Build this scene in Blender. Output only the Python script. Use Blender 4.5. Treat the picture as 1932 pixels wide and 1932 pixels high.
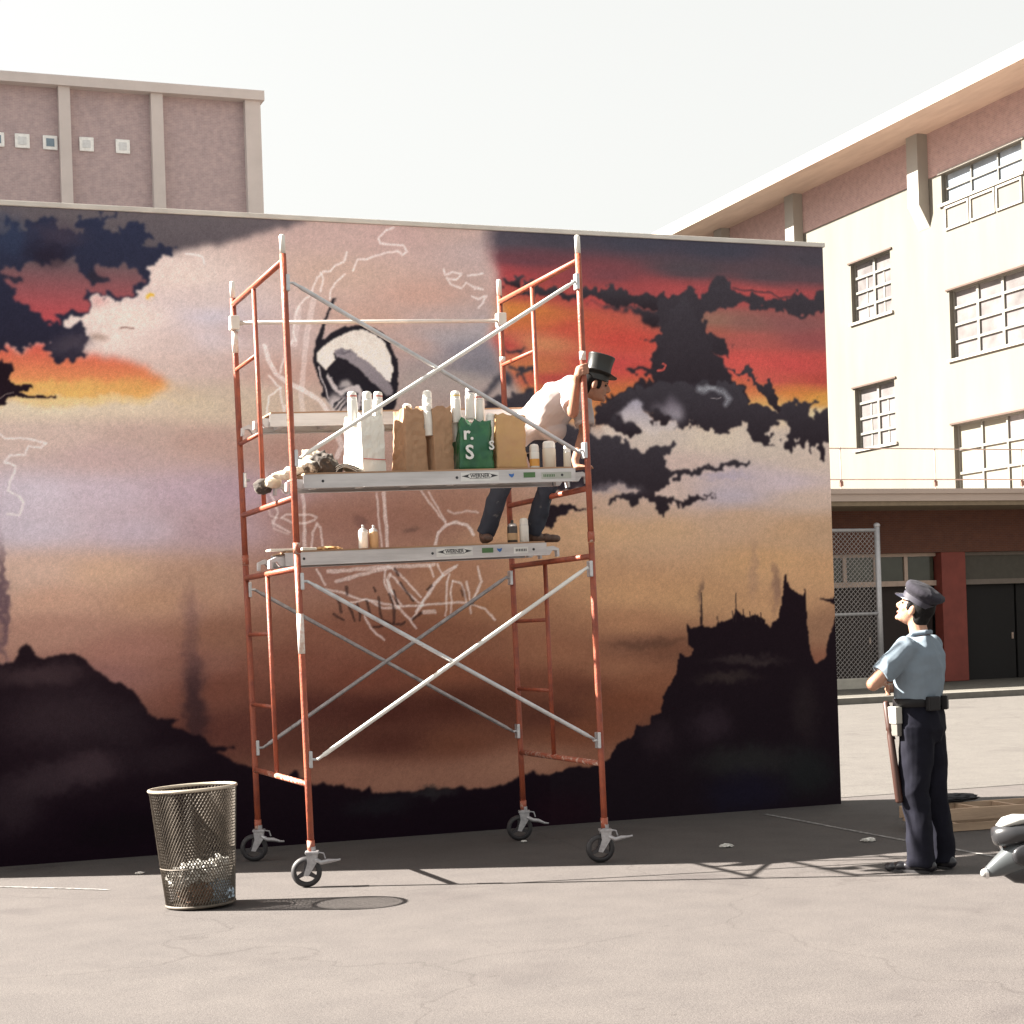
import bpy, bmesh, math, random
import numpy as np
from mathutils import Vector, Matrix, Quaternion, noise
PI = math.pi
sc = bpy.context.scene
for o in list(bpy.data.objects): bpy.data.objects.remove(o)
# ------------------------------------------------------------------ camera
cd = bpy.data.cameras.new('camera'); cam = bpy.data.objects.new('camera', cd); sc.collection.objects.link(cam)
cd.sensor_width = 36; cd.lens = 36*3374.1/1932; cd.shift_y = (1192.7-966)/1932; cd.clip_end = 2000
cam.location = (0, -13.657, 1.6)
cam.rotation_mode = 'QUATERNION'
cam.rotation_quaternion = (Matrix.Rotation(-math.radians(20.734), 3, 'Z') @ Matrix.Rotation(PI/2, 3, 'X') @ Matrix.Rotation(-math.radians(1.92), 3, 'Z')).to_quaternion()
sc.camera = cam
# ------------------------------------------------------------------ sky, sun, exposure
SUN_AZ, SUN_EL = math.radians(26), math.radians(35.6)      # from the left and from behind the wall
sun_to = Vector((-math.cos(SUN_EL)*math.cos(SUN_AZ), math.cos(SUN_EL)*math.sin(SUN_AZ), math.sin(SUN_EL)))
w = bpy.data.worlds.new('World'); sc.world = w; w.use_nodes = True
nt = w.node_tree; nt.nodes.clear()
sky = nt.nodes.new('ShaderNodeTexSky'); sky.sky_type = 'NISHITA'; sky.sun_disc = False
sky.sun_elevation = SUN_EL; sky.sun_rotation = math.atan2(sun_to.x, sun_to.y)
sky.air_density = 1.0; sky.dust_density = 5.0; sky.ozone_density = .6; sky.altitude = 0
hsv = nt.nodes.new('ShaderNodeHueSaturation'); hsv.inputs['Saturation'].default_value = .35
mixs = nt.nodes.new('ShaderNodeMix'); mixs.data_type = 'RGBA'; mixs.blend_type = 'MIX'
mixs.inputs[0].default_value = SKY_MIX = .72; mixs.inputs[7].default_value = (2.42, 2.38, 2.18, 1)
bgn = nt.nodes.new('ShaderNodeBackground'); bgn.inputs['Strength'].default_value = .050
wo = nt.nodes.new('ShaderNodeOutputWorld')
nt.links.new(sky.outputs[0], hsv.inputs['Color']); nt.links.new(hsv.outputs[0], mixs.inputs[6]); nt.links.new(mixs.outputs[2], bgn.inputs['Color']); nt.links.new(bgn.outputs[0], wo.inputs[0])
sl = bpy.data.lights.new('sun', 'SUN'); sl.energy = 5.0; sl.angle = math.radians(.55); sl.color = (1, .935, .845)
so = bpy.data.objects.new('sun', sl); sc.collection.objects.link(so); so.location = sun_to*60
so.rotation_mode = 'QUATERNION'; so.rotation_quaternion = sun_to.to_track_quat('Z', 'Y')
vs = sc.view_settings; vs.view_transform = 'Standard'; vs.look = 'None'; vs.gamma = 1; vs.use_curve_mapping = False; vs.exposure = 2.9
sc.cycles.max_bounces = 6; sc.cycles.diffuse_bounces = 4; sc.cycles.use_denoising = True
COL = sc.collection
# ------------------------------------------------------------------ materials
MAT = {}
def lin(c): return tuple((v/255/12.92 if v/255 <= .04045 else ((v/255+.055)/1.055)**2.4) for v in c)
def mat(name, col, rough=.7, metal=0., var=.12, scale=8., bump=0., bscale=40., col2=None, thr=None, spec=.5, stretch=None, trans=0.):
    if name in MAT: return MAT[name]
    m = bpy.data.materials.new(name); m.use_nodes = True; n = m.node_tree; L = n.links
    b = n.nodes['Principled BSDF']; b.inputs['Roughness'].default_value = rough; b.inputs['Metallic'].default_value = metal
    b.inputs['Specular IOR Level'].default_value = spec
    if trans: b.inputs['Subsurface Weight'].default_value = trans; b.inputs['Subsurface Radius'].default_value = (.012, .005, .003)
    tc = n.nodes.new('ShaderNodeTexCoord'); src = tc.outputs['Object']
    if stretch:
        mp = n.nodes.new('ShaderNodeMapping'); mp.inputs['Scale'].default_value = stretch; L.new(src, mp.inputs[0]); src = mp.outputs[0]
    nz = n.nodes.new('ShaderNodeTexNoise'); nz.inputs['Scale'].default_value = scale; nz.inputs['Detail'].default_value = 6; nz.inputs['Roughness'].default_value = .62
    L.new(src, nz.inputs['Vector'])
    rp = n.nodes.new('ShaderNodeValToRGB'); L.new(nz.outputs['Fac'], rp.inputs[0])
    a = tuple(max(0, c*(1-var)) for c in col); d = col2 if col2 else tuple(min(1, c*(1+var)) for c in col)
    rp.color_ramp.elements[0].position = thr[0] if thr else .3; rp.color_ramp.elements[1].position = thr[1] if thr else .7
    rp.color_ramp.elements[0].color = (*(a if not col2 else col), 1); rp.color_ramp.elements[1].color = (*d, 1)
    L.new(rp.outputs[0], b.inputs['Base Color'])
    if bump:
        n2 = n.nodes.new('ShaderNodeTexNoise'); n2.inputs['Scale'].default_value = bscale; n2.inputs['Detail'].default_value = 4; L.new(src, n2.inputs['Vector'])
        bp = n.nodes.new('ShaderNodeBump'); bp.inputs['Strength'].default_value = bump; bp.inputs['Distance'].default_value = .02
        L.new(n2.outputs['Fac'], bp.inputs['Height']); L.new(bp.outputs[0], b.inputs['Normal'])
    MAT[name] = m; return m
# ------------------------------------------------------------------ scene helpers
ORG = {}
def tag(o, label=None, cat=None, group=None, kind=None):
    if label: o['label'] = label
    if cat: o['category'] = cat
    if group: o['group'] = group
    if kind: o['kind'] = kind
    return o
def thing(name, loc, label, cat, group=None):
    o = bpy.data.objects.new(name, None); COL.objects.link(o); o.location = loc; o.empty_display_size = .2
    ORG[o.name] = Vector(loc); return tag(o, label, cat, group)
def obj(name, bm, m, parent=None, smooth=False, loc=None):
    """one mesh object; verts come in world coordinates and are shifted to the parent's (or own) origin"""
    me = bm if isinstance(bm, bpy.types.Mesh) else bpy.data.meshes.new(name)
    org = ORG[parent.name] if parent else Vector(loc or (0, 0, 0))
    if not isinstance(bm, bpy.types.Mesh):
        bmesh.ops.translate(bm, verts=bm.verts[:], vec=-org); bmesh.ops.recalc_face_normals(bm, faces=bm.faces[:]); bm.to_mesh(me); bm.free()
    elif org.length: me.transform(Matrix.Translation(-org))
    o = bpy.data.objects.new(name, me); COL.objects.link(o); ORG[o.name] = org
    if parent: o.parent = parent
    else: o.location = org
    for x in (m if isinstance(m, (list, tuple)) else [m]): me.materials.append(x)
    if smooth:
        for p in me.polygons: p.use_smooth = True
    return o
def B(): return bmesh.new()
def box(bm, a, b, bev=0., M=None):
    x0, y0, z0 = a; x1, y1, z1 = b
    if bev:
        t = bmesh.new(); bmesh.ops.create_cube(t, size=1)
        for v in t.verts: v.co = Vector((x0+(v.co.x+.5)*(x1-x0), y0+(v.co.y+.5)*(y1-y0), z0+(v.co.z+.5)*(z1-z0)))
        bmesh.ops.bevel(t, geom=t.edges[:], offset=bev, segments=2, affect='EDGES', profile=.6); merge(bm, t, M); return
    vs = [bm.verts.new(M @ Vector(p) if M else Vector(p)) for p in [(x0,y0,z0),(x1,y0,z0),(x1,y1,z0),(x0,y1,z0),(x0,y0,z1),(x1,y0,z1),(x1,y1,z1),(x0,y1,z1)]]
    for f in ((0,3,2,1),(4,5,6,7),(0,1,5,4),(1,2,6,5),(2,3,7,6),(3,0,4,7)): bm.faces.new([vs[i] for i in f])
def merge(bm, t, M=None):
    t.verts.index_update(); mp = [bm.verts.new(M @ v.co if M else v.co) for v in t.verts]
    for f in t.faces:
        try: bm.faces.new([mp[v.index] for v in f.verts])
        except ValueError: pass
    t.free()
def frame(d):
    d = d.normalized(); u = d.cross(Vector((0, 0, 1)))
    if u.length < 1e-4: u = Vector((1, 0, 0))
    u.normalize(); return d, u, d.cross(u)
def tube(bm, pts, r, n=10, cap=True, closed=False):
    pts = [Vector(p) for p in pts]; N = len(pts); rr = r if isinstance(r, (list, tuple)) else [r]*N
    rings = []; prev = None
    for i, p in enumerate(pts):
        if closed: d = pts[(i+1) % N]-pts[i-1]
        else: d = pts[min(i+1, N-1)]-pts[max(i-1, 0)]
        d.normalize()
        if prev is None: _, u, v = frame(d)
        else:
            u = (prev-d*prev.dot(d)); u = u.normalized() if u.length > 1e-5 else frame(d)[1]; v = d.cross(u)
        prev = u
        rings.append([bm.verts.new(p+(u*math.cos(2*PI*k/n)+v*math.sin(2*PI*k/n))*rr[i]) for k in range(n)])
    for i in range(N if closed else N-1):
        a, b = rings[i], rings[(i+1) % N]
        for k in range(n): bm.faces.new((a[k], a[(k+1) % n], b[(k+1) % n], b[k]))
    if cap and not closed:
        bm.faces.new(rings[0][::-1]); bm.faces.new(rings[-1])
def lathe(bm, prof, c, n=24, axis=None, M=None, cap=True):
    c = Vector(c); rings = []
    q = Vector((0, 0, 1)).rotation_difference(Vector(axis)) if axis else Quaternion()
    for r, z in prof:
        rings.append([bm.verts.new(c+q @ Vector((r*math.cos(2*PI*k/n), r*math.sin(2*PI*k/n), z))) for k in range(n)])
    for a, b in zip(rings, rings[1:]):
        for k in range(n): bm.faces.new((a[k], a[(k+1) % n], b[(k+1) % n], b[k]))
    if cap: bm.faces.new(rings[0][::-1]); bm.faces.new(rings[-1])
def ell(bm, c, r, rot=None, sub=3):
    t = bmesh.new(); bmesh.ops.create_icosphere(t, subdivisions=sub, radius=1)
    M = Matrix.Translation(Vector(c)) @ (rot.to_matrix().to_4x4() if rot else Matrix()) @ Matrix.Diagonal((*r, 1)); merge(bm, t, M)
def cap(bm, p0, p1, r0, r1, n=14, ends=True):
    p0, p1 = Vector(p0), Vector(p1)
    tube(bm, [p0, p1], [r0, r1], n)
    if ends: ell(bm, p0, (r0,)*3, sub=2); ell(bm, p1, (r1,)*3, sub=2)
def fuse(name, bm, m, parent, voxel=.008, smooth=3, fold=0., fscale=9., fold2=0., seed=0):
    """voxel-fuse overlapping volumes into ONE continuous surface, then relax and crease it"""
    me = bpy.data.meshes.new('t'); bm.to_mesh(me); bm.free(); o = bpy.data.objects.new('t', me); COL.objects.link(o)
    r = o.modifiers.new('r', 'REMESH'); r.mode = 'VOXEL'; r.voxel_size = voxel
    if smooth: s = o.modifiers.new('s', 'SMOOTH'); s.factor = .5; s.iterations = smooth
    dg = bpy.context.evaluated_depsgraph_get(); dg.update()
    out = bpy.data.meshes.new_from_object(o.evaluated_get(dg)); bpy.data.objects.remove(o); bpy.data.meshes.remove(me)
    if fold:
        nv = len(out.vertices); co = [v.co.copy() for v in out.vertices]; nn = [v.normal.copy() for v in out.vertices]
        for i in range(nv):
            p = co[i]*fscale+Vector((seed, seed*1.7, 0))
            k = noise.noise(Vector((p.x, p.y, p.z*.55))); k2 = noise.noise(p*2.7)
            out.vertices[i].co = co[i]+nn[i]*(fold*(abs(k)*-2+.4)+fold2*k2)
    out.name = name
    return obj(name, out, m, parent, True)
def copy_tree(o, parent=None):
    c = o.copy(); COL.objects.link(c); c.parent = parent
    for ch in [x for x in bpy.data.objects if x.parent == o]: copy_tree(ch, c)
    return c
def crumple(bm, c, r, seed, rough=.45, squash=(1, 1, 1), sub=3):
    t = bmesh.new(); bmesh.ops.create_icosphere(t, subdivisions=sub, radius=1); s = Vector((seed*3.1, seed*1.3, seed*.7))
    for v in t.verts:
        n_ = v.co.normalized(); k = 1+rough*(abs(noise.noise(n_*2.3+s))*-1.6+.5)+rough*.5*noise.noise(n_*5+s)
        v.co = Vector((n_.x*squash[0], n_.y*squash[1], n_.z*squash[2]))*r*k
    merge(bm, t, Matrix.Translation(Vector(c)))
def text_mesh(s, size, M, m, name, parent, ext=.0008):
    cu = bpy.data.curves.new('t', 'FONT'); cu.body = s; cu.size = size; cu.extrude = ext; cu.align_x = 'CENTER'; cu.align_y = 'CENTER'; cu.offset = size*.02; cu.resolution_u = 3
    o = bpy.data.objects.new('t', cu); COL.objects.link(o); dg = bpy.context.evaluated_depsgraph_get(); dg.update()
    me = bpy.data.meshes.new_from_object(o.evaluated_get(dg)); bpy.data.objects.remove(o); me.transform(M); me.name = name; me.materials.clear()
    return obj(name, me, m, parent)
BASE=[[3.74,4.83,190,165,162],[4.31,4.82,188,160,158],[4.75,4.84,190,165,160],[5.0,4.72,185,165,165],[3.81,4.46,190,165,155],[4.51,4.32,188,155,145],[4.06,4.13,185,155,145],[2.52,4.41,222,205,200],[2.18,4.07,225,208,202],[1.98,3.91,222,205,200],[2.58,3.92,205,185,178],[2.8,4.26,205,190,190],[2.83,4.09,195,190,205],[2.7,3.93,200,192,205],[2.86,3.73,195,175,172],[2.37,3.72,205,185,180],[3.08,4.02,185,165,165],[2.98,3.48,190,175,160],[1.57,3.4,218,205,180],[2.16,3.41,215,200,178],[2.69,3.42,205,190,168],[2.97,3.4,195,178,160],[1.19,3.4,215,200,178],[1.57,3.19,200,178,170],[2.15,3.19,190,165,158],[2.76,3.15,180,150,142],[1.95,3.03,190,165,165],[1.19,3.18,200,178,170],[1.4,2.75,200,190,205],[1.94,2.75,195,180,195],[2.54,2.75,185,165,180],[2.91,2.75,175,150,165],[1.39,2.48,195,185,200],[2.13,2.47,190,175,190],[2.82,2.46,175,150,160],[1.17,2.64,195,185,200],[1.38,2.16,200,170,155],[1.92,2.15,200,165,140],[2.52,2.1,175,140,120],[1.53,1.96,190,150,130],[2.31,1.94,180,140,115],[1.15,2.09,185,155,140],[1.52,1.73,165,125,110],[2.1,1.55,155,110,98],[1.9,1.39,140,98,92],[2.5,1.45,135,92,80],[2.83,1.64,140,98,80],[2.82,1.24,115,70,58],[2.81,0.91,95,55,48],[3.27,3.69,182,150,142],[3.42,3.08,170,135,125],[3.66,2.53,150,110,98],[4.01,2.53,150,108,95],[4.45,2.53,150,108,93],[4.81,2.61,160,118,100],[3.56,2.12,150,110,98],[3.99,2.15,150,108,92],[4.66,2.1,165,120,95],[3.76,1.61,135,88,72],[4.19,1.6,130,82,66],[4.64,1.59,135,88,66],[5.01,1.79,160,112,82],[3.37,1.42,125,78,64],[3.96,1.27,120,70,56],[4.63,1.29,130,78,58],[3.52,1.04,85,48,42],[4.04,1.01,78,42,36],[4.62,1.03,80,44,36],[5.03,1.05,90,52,40],[3.6,0.79,92,55,46],[4.12,0.76,85,48,40],[4.65,0.73,110,66,50],[3.72,0.53,140,95,78],[4.2,0.46,145,100,82],[4.73,0.45,145,100,82],[5.1,0.49,150,105,85],[5.36,2.43,190,150,115],[5.63,2.08,190,145,108],[6.07,2.42,200,160,122],[6.56,2.42,198,160,125],[7.32,2.5,195,160,132],[7.83,2.4,195,155,120],[8.09,2.4,185,150,120],[6.29,1.89,195,148,108],[6.79,1.83,190,145,105],[7.56,2.13,200,155,112],[8.08,2.03,195,150,110],[7.54,1.72,195,148,108],[8.12,1.57,150,110,85],[8.0,1.2,140,90,70],[6.28,1.62,175,125,92],[6.52,1.41,120,78,60],[6.28,1.47,130,88,70],[6.12,1.27,150,100,75],[6.16,1.0,120,70,50],[6.36,1.13,135,85,62],[5.69,1.11,105,62,48],[5.77,0.76,120,70,50],[5.6,1.42,150,100,75],[5.4,1.13,120,72,55],[5.44,0.91,90,52,42],[5.76,0.5,135,88,68],[5.43,0.51,150,105,85],[6.59,3.22,205,190,180],[7.09,3.18,215,198,180],[7.6,3.1,205,188,175],[8.01,3.0,205,185,172],[6.83,2.96,205,180,172],[7.33,2.87,195,178,185],[7.74,2.82,200,182,190],[6.57,2.73,205,180,170],[7.22,2.71,185,172,185],[7.95,2.68,200,175,160],[6.32,2.6,190,160,140],[4.72,3.98,160,156,164],[4.86,3.92,125,125,140],[4.97,3.77,120,120,132],[4.76,3.64,165,155,152],[5.05,4.08,165,160,168],[5.11,3.39,165,140,130],[4.73,4.15,180,160,158],[4.41,3.93,180,155,150],[4.94,3.56,165,150,148],[4.92,3.08,165,130,118]]
SUN=[[5.21,4.82,80,76,88],[5.68,4.84,72,70,82],[6.4,4.85,70,70,84],[7.15,4.82,68,68,82],[8.19,4.77,75,70,80],[5.44,4.65,105,66,76],[5.25,4.52,170,70,75],[5.67,4.53,150,70,75],[6.15,4.55,120,70,78],[6.39,4.47,160,72,75],[6.89,4.63,80,72,80],[7.65,4.61,84,72,80],[8.13,4.61,88,72,80],[5.43,4.41,175,75,70],[6.04,4.37,185,75,75],[6.73,4.44,175,76,78],[7.13,4.44,168,74,78],[7.49,4.44,190,80,80],[8.07,4.46,165,75,78],[5.42,4.17,200,108,66],[5.28,4.21,205,130,62],[5.89,4.1,200,84,68],[6.27,4.02,202,76,66],[5.23,3.95,185,70,70],[5.44,3.96,205,140,95],[5.45,3.78,195,115,75],[6.12,3.8,200,75,75],[5.68,3.66,190,75,72],[6.36,3.76,205,80,72],[5.63,3.57,205,130,75],[5.54,3.46,210,155,95],[6.26,3.56,205,115,65],[6.5,3.63,205,110,70],[7.13,4.2,150,110,95],[7.38,4.19,140,95,90],[7.9,4.2,140,88,88],[7.37,4.05,180,90,85],[8.11,4.07,150,80,82],[7.12,4.09,175,95,82],[7.37,3.87,212,85,80],[7.89,3.84,205,80,78],[8.15,3.84,198,80,75],[7.21,3.78,212,88,80],[7.62,3.71,200,85,78],[8.15,3.72,192,78,70],[7.46,3.6,208,120,75],[7.88,3.59,212,128,65],[8.14,3.55,222,158,70],[7.61,3.51,218,165,95],[7.76,3.4,225,200,170],[8.08,3.4,225,205,165],[7.31,3.66,205,105,75],[7.45,3.37,222,195,165]]
LAY=[
('b',(95,70,70),0.45,0.065,0.446,[254.1,154.6]),
('b',(85,60,62),0.55,0.105,0.203,[253.9,127.6]),
('b',(52,36,40),0.75,0.105,0.324,[254.4,104.6]),
('b',(140,105,105),0.3,0.122,0.122,[256.5,185.7]),
('b',(80,62,75),0.8,0.035,0.43,[115.3,193.2]),
('b',(95,65,52),0.6,0.334,0.04,[639.8,146.4]),
('b',(110,85,75),0.6,0.027,0.135,[689.3,186.1]),
('b',(120,90,80),0.6,0.046,0.206,[762,193.5]),
('b',(160,125,105),0.45,0.055,0.274,[741,207.7]),
('b',(165,155,180),0.5,0.249,0.032,[714.2,286.8]),
('p',(98,92,98),(82,76,84),4,0.6,1,[14,486.7,124.1,488.4,241.1,490.6,365.6,490.8,348.3,484.5,322.7,476.7,293.3,468.7,260.3,460.7,248.1,458.6,219.9,455.7,12.5,439.1]),
('p',(205,78,74),(226,176,96),5,1,1,[80.3,387.9,124.9,387,128.3,386.4,130.9,380.7,136.4,381.6,140,384.5,143.4,385.3,145.6,388.9,151.2,389.1,156.7,387.1,162,380.1,183,376.3,193.6,377.2,207.9,376.8,218.6,374.2,229.2,370,239.9,362.9,244,356.4,239.5,352,217.6,346.5,181.9,344.6,78.8,342.3]),
('b',(224,180,100),0.75,0.751,0.055,[157.8,352.2]),
('b',(214,160,90),0.5,0.281,0.048,[216.6,356]),
('b',(222,200,150),0.7,0.831,0.032,[161.4,345.5]),
('p',(46,52,76),(40,38,54),1.3,1.6,1,[76,463.4,123.4,468.5,127.7,474.3,130.6,477.3,136.1,479.4,138.5,477.7,138.3,472,147.6,471.4,148.2,478.2,150.6,478.3,152.8,480.2,158.4,481.9,161.4,479.6,165.1,475.5,170.7,472.9,173.5,474.4,177.1,475.3,181.2,471.2,184.8,475.7,182.8,479.2,179.4,482.7,178.8,485.5,181,487,183.7,484.3,190.1,485.4,197.3,487.2,207.9,486.3,218,486.4,218.6,485,207.9,484.8,201.4,483.8,198.4,479.3,199,475.7,202.5,472.2,207.4,471.8,208.7,476.9,214.8,476.5,224.2,478,227.7,474.9,231.9,472.9,234.2,475.2,237.8,474.7,239.9,471.8,236.2,470.2,231.8,469.3,230.2,465.6,233.1,463.1,237.5,465.2,244.8,465.5,252.1,465.1,249.7,459.9,242.9,454.4,236.9,449.1,233.1,443.8,231.5,438.6,229.2,434.2,223.3,431,218.9,428,214.4,423.4,210.8,420.4,206.5,420.3,203.7,423.1,198.6,420.4,195.1,420.6,191.6,422.6,188.7,420.4,189.2,416.1,187,411.7,182.6,408.6,175.5,405.5,171.3,407.2,166.4,406,164.2,402.3,169.7,399.6,175.3,399.1,178.6,394.9,183.5,393.6,182.6,387.8,179.7,383.4,178.2,380.5,183,377,185.8,376.3,180.1,373.3,174.4,372.5,167.4,374.5,159.8,376.4,158.4,377.1,162,380.1,156.5,382.8,154.5,384.9,156.7,387.1,153.2,388.4,148.4,389.7,144.1,384.6,137.2,384.5,136.4,381.6,133.6,380.8,130.9,382.9,129,386.4,124.9,387,120.6,381.9,73.3,377.9]),
('p',(98,86,92),(182,74,80),1.5,1.4,1,[124.6,441.6,128.2,445.3,129.4,441.8,134.9,440.6,144.5,440.2,148.8,444,147.6,448.2,152.4,447,156.5,445,161.5,448.8,165.7,449.7,171.3,448.5,179.7,449.6,183.8,444,185.7,438.3,187.6,431.9,194.8,433.6,204.8,435.4,197.8,439.5,193,444.4,195.3,448.8,201,449.7,210.2,448,217.4,447.5,223,444.1,226.5,439.2,224.1,434,218.2,429.4,213.7,424.1,209.4,421.8,205.9,426,202.4,425.9,200.8,422.2,195.8,421.3,192.4,424.8,186.7,423.9,184.5,421.7,187.2,418.9,186.3,413.1,182.7,411.2,174.3,411.3,163,410.9,158.9,412.2,158.1,409.3,162.9,405.9,154.5,405.6,150.4,407.6,142.1,408.1,139.5,413,133.3,413.5,131.4,418.4,133,424.9,136.5,425.7,134.5,427.7,130.4,428.3,127.7,431.8,138.1,433.6,139.5,435.8,132.7,436.2,125.2,438.8]),
('p',(205,140,140),None,4,1,0.6,[189.2,416.1,192.3,421.9,198.6,420,204.3,420.9,198.5,417.1,191.3,414]),
('p',(46,44,58),None,2,1,1,[185.7,438.3,192.2,442.9,197.8,440.2,204.8,436.1,195.5,434.3,188.4,433.3]),
('p',(46,44,58),None,2,1,1,[125.1,436.6,132,436.2,139.5,435.1,138.1,433.2,130.5,434,125.8,434.5]),
('b',(70,60,74),0.6,0.178,0.087,[167.7,469.1]),
('b',(40,32,44),0.6,0.158,0.099,[158.8,453]),
('b',(82,74,86),0.6,0.139,0.087,[172,386.1]),
('b',(52,64,92),0.6,0.157,0.157,[130.2,465.9]),
('p',(38,30,40),None,1.3,1.2,1,[79.9,376.7,120.4,374.8,122.3,369.9,127.1,369.3,129,365.8,124.7,360.7,119.8,356.4,79.2,354.3]),
('p',(36,26,34),None,1,0.8,1,[120.3,372.4,126.5,368.6,128.9,364.8,123.7,359.4,127.4,355.6,141.3,355.2,141.9,353.2,132.2,350.4,130.9,348.5,144.9,348.7,157.7,348.2,156.4,346.9,142.3,346.9,127,345.1,119.3,340.4,69.6,337.8,70.6,371.3]),
('l',(200,180,170),1.6,1,0.6,0.6,[116.9,343.7,122,347,128.4,349.1]),
('b',(226,178,60),0.95,0.028,0.028,[231.1,425.3]),
('p',(150,128,118),None,3,0.6,1,[184.9,392.9,190.7,394.8,197.7,393.9,202.7,392.6,197.6,390.7,187,390.4]),
('l',(140,112,105),4,1,0.6,0.8,[209.3,399,214.4,399.5,219.4,398.9]),
('sun',[506.7,491.9,509.2,472.6,516.6,459.9,518.8,442.7,512.6,425.2,513.4,394.9,517.2,373.4,526.9,358.4,541.5,336.8,586.3,332.5,659.3,335,734.8,334,818.2,330.2,894,330.9,901.2,513.7]),
('b',(200,170,165),0.35,0.069,0.562,[510.5,442.4]),
('p',(66,62,70),(44,36,42),1.3,1.5,1,[522.8,443.7,525.1,445.8,535.2,450.3,540.6,446.4,533.8,443]),
('p',(66,62,70),(44,36,42),1.3,1.5,1,[533.7,438.9,540.5,443.3,547.2,444.6,562.9,444.1,579.8,442.7,596.9,443.3,604.8,442.5,616.5,446.1,624.5,443.2,633.7,440.9,645.3,439.7,654.7,440.1,666.6,443.7,690.4,444.6,689.9,432.7,670.9,432.1,665.8,423.4,647.1,427,635.6,430.9,626.3,430.6,617.1,432.4,608,435.3,594.3,435.8,573.8,435.1,557,435.6,540.2,435]),
('p',(66,62,70),(44,36,42),2,1.5,1,[592.9,429.5,607.8,429.5,619.4,432.5,628.6,430.7,642.5,426.9,656.4,424.1,665.9,424.4,665.4,412.7,653.8,415.5,646.8,417.5,635.3,423.5,623.9,427.9,607.7,427.3]),
('p',(66,62,70),(44,36,42),1.3,1.5,1,[655.6,437.6,669.9,443,682.4,441.8,686.4,453.2,694.4,451.9,695,443.8,702,440.9,709.9,457.3,720.8,458.6,727.9,453.2,731.2,445.2,738.3,438.9,753.1,441,775.3,440.2,790.4,444.8,796.3,450.8,800.7,444.3,809.2,443,817,448.2,828.4,448.6,827.7,429.5,801,427.8,774.9,431.1,752.7,431.2,727,431.2,707,429.7,700.4,422.2,706.4,413.5,701.7,406.9,711.5,404,722.4,405.1,728.6,399.5,724.7,392.9,718.4,393.6,707.7,398.2,696.9,400.3,694.1,395.4,700.1,387.5,698,381,705,376.3,719.3,370.1,728.3,367,735.7,368.8,742.6,359.1,745.2,354.3,742.3,349.3,753.2,346.2,764.2,343.1,756.4,334.8,727,332.9,690.8,331.7,655.5,338.5]),
('l',(70,56,64),5,2,0.6,0.8,[731.3,448.4,751.4,446.2,768.1,446.1,775.3,441.8,790.4,444]),
('p',(66,62,70),(44,36,42),1.3,1.5,1,[682.1,441,672.1,434.3,668.3,427.7,663.1,414.7,661.8,409.4,651,404.8,646.3,403.6,653.3,402.7,660.2,398.7,663.4,391.3,656.3,387.9,653.8,384.6,659.6,382.6,664.3,382.7,664.2,379.5,657.1,377.8,650,377.6,636.1,380,627.9,378.8,631.2,374.6,640.6,375.9,650.9,370.7,650.8,368.6,640.3,368.4,635.5,364.1,628.3,359.7,619,356.4,608.5,355.2,604.8,347.8,599.8,336.1,592.7,328.7,603.1,333,616.1,341.6,635,350.3,678.9,354.1,735.1,349.6,724.1,381.9]),
('l',(205,85,78),5,1,0.6,0.9,[662,382.7,664.8,381.2,663,377.9,657,376.2]),
('p',(66,62,70),(44,36,42),1.2,1.2,1,[719.8,383.4,732.4,380.1,741.6,380.3,745.4,383.6,747.3,377.1,755.9,369.1,760.4,365.6,765.3,372.6,767.6,366.1,767,359.5,772,353,779.2,348.2,771.5,339.9,764.4,349.6,757.3,357.7,752.9,364.2,746.8,372.2,737.8,377.8,725.1,379.9]),
('p',(66,62,70),(44,36,42),1.3,1.5,1,[643.2,345.3,651.8,368.9,729.3,367.9,734.6,366.8,739.7,359.7,745,356.2,742.1,350.2,752.7,346.8,762.1,344.5,768.8,341.6,773,344.6,776,351.9,777.5,355.5,783.1,356.2,789.8,352.1,795.4,354.6,813.4,354.9,806.3,351.1,802,347.4,801.8,341.4,808.5,337.2,811.5,342.7,808.2,347.5,814.4,345.1,821.5,347.1,831.2,346.6,830,314.8,818.8,314.8,819.2,306.3,815.6,302.6,804.4,302.6,808.8,307.4,804.9,314.7,799.4,316.5,796.4,309.8,793.7,311,788.4,315.8,782.8,313.4,777.1,308.5,776.6,312.1,780.5,325.4,779.5,335.1,775.5,336.8,761.7,332.5,760.1,327.6,761.3,322.9,766.7,320.5,762.5,317.5,769.7,311.5,755.5,313.2,750.1,313.8,742.2,317.9,739.1,325.1,738.6,329.9,727.9,329.8,718.4,327.9,709.1,326.6,705.2,329.5,698.7,331.8,694.7,330.6,690.9,334.1,686.9,331.7,681.7,332.9,676.4,331,665.8,328.6,671.2,331.6,675.2,336.3,660.7,330.9,656.9,331.4,653.2,336.1,648.1,339.5]),
('p',(66,62,70),(44,36,42),1.3,1.5,1,[599.5,335.5,607.1,351.8,618,355.4,621.9,357.8,630.9,359.1,638.7,362.8,651.6,364.2,658.9,351.4,650.8,341.9,643.1,341.8,635,331.2,641.9,326.6,633.3,321.9,623.1,320,614.3,325.2,604.4,329.8]),
('p',(172,166,182),(210,196,190),2.2,1.4,1,[616.3,342.6,625.3,346.3,635.6,348.7,642,348.8,644.3,341.8,650.6,336.1,656.8,330.8,663.3,331.5,672.6,335.1,673.7,330.4,660.5,325.6,650.2,325.5,642.4,324.3,640,328.9,632.4,331.2,627.4,333.5,621.3,340.4]),
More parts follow.
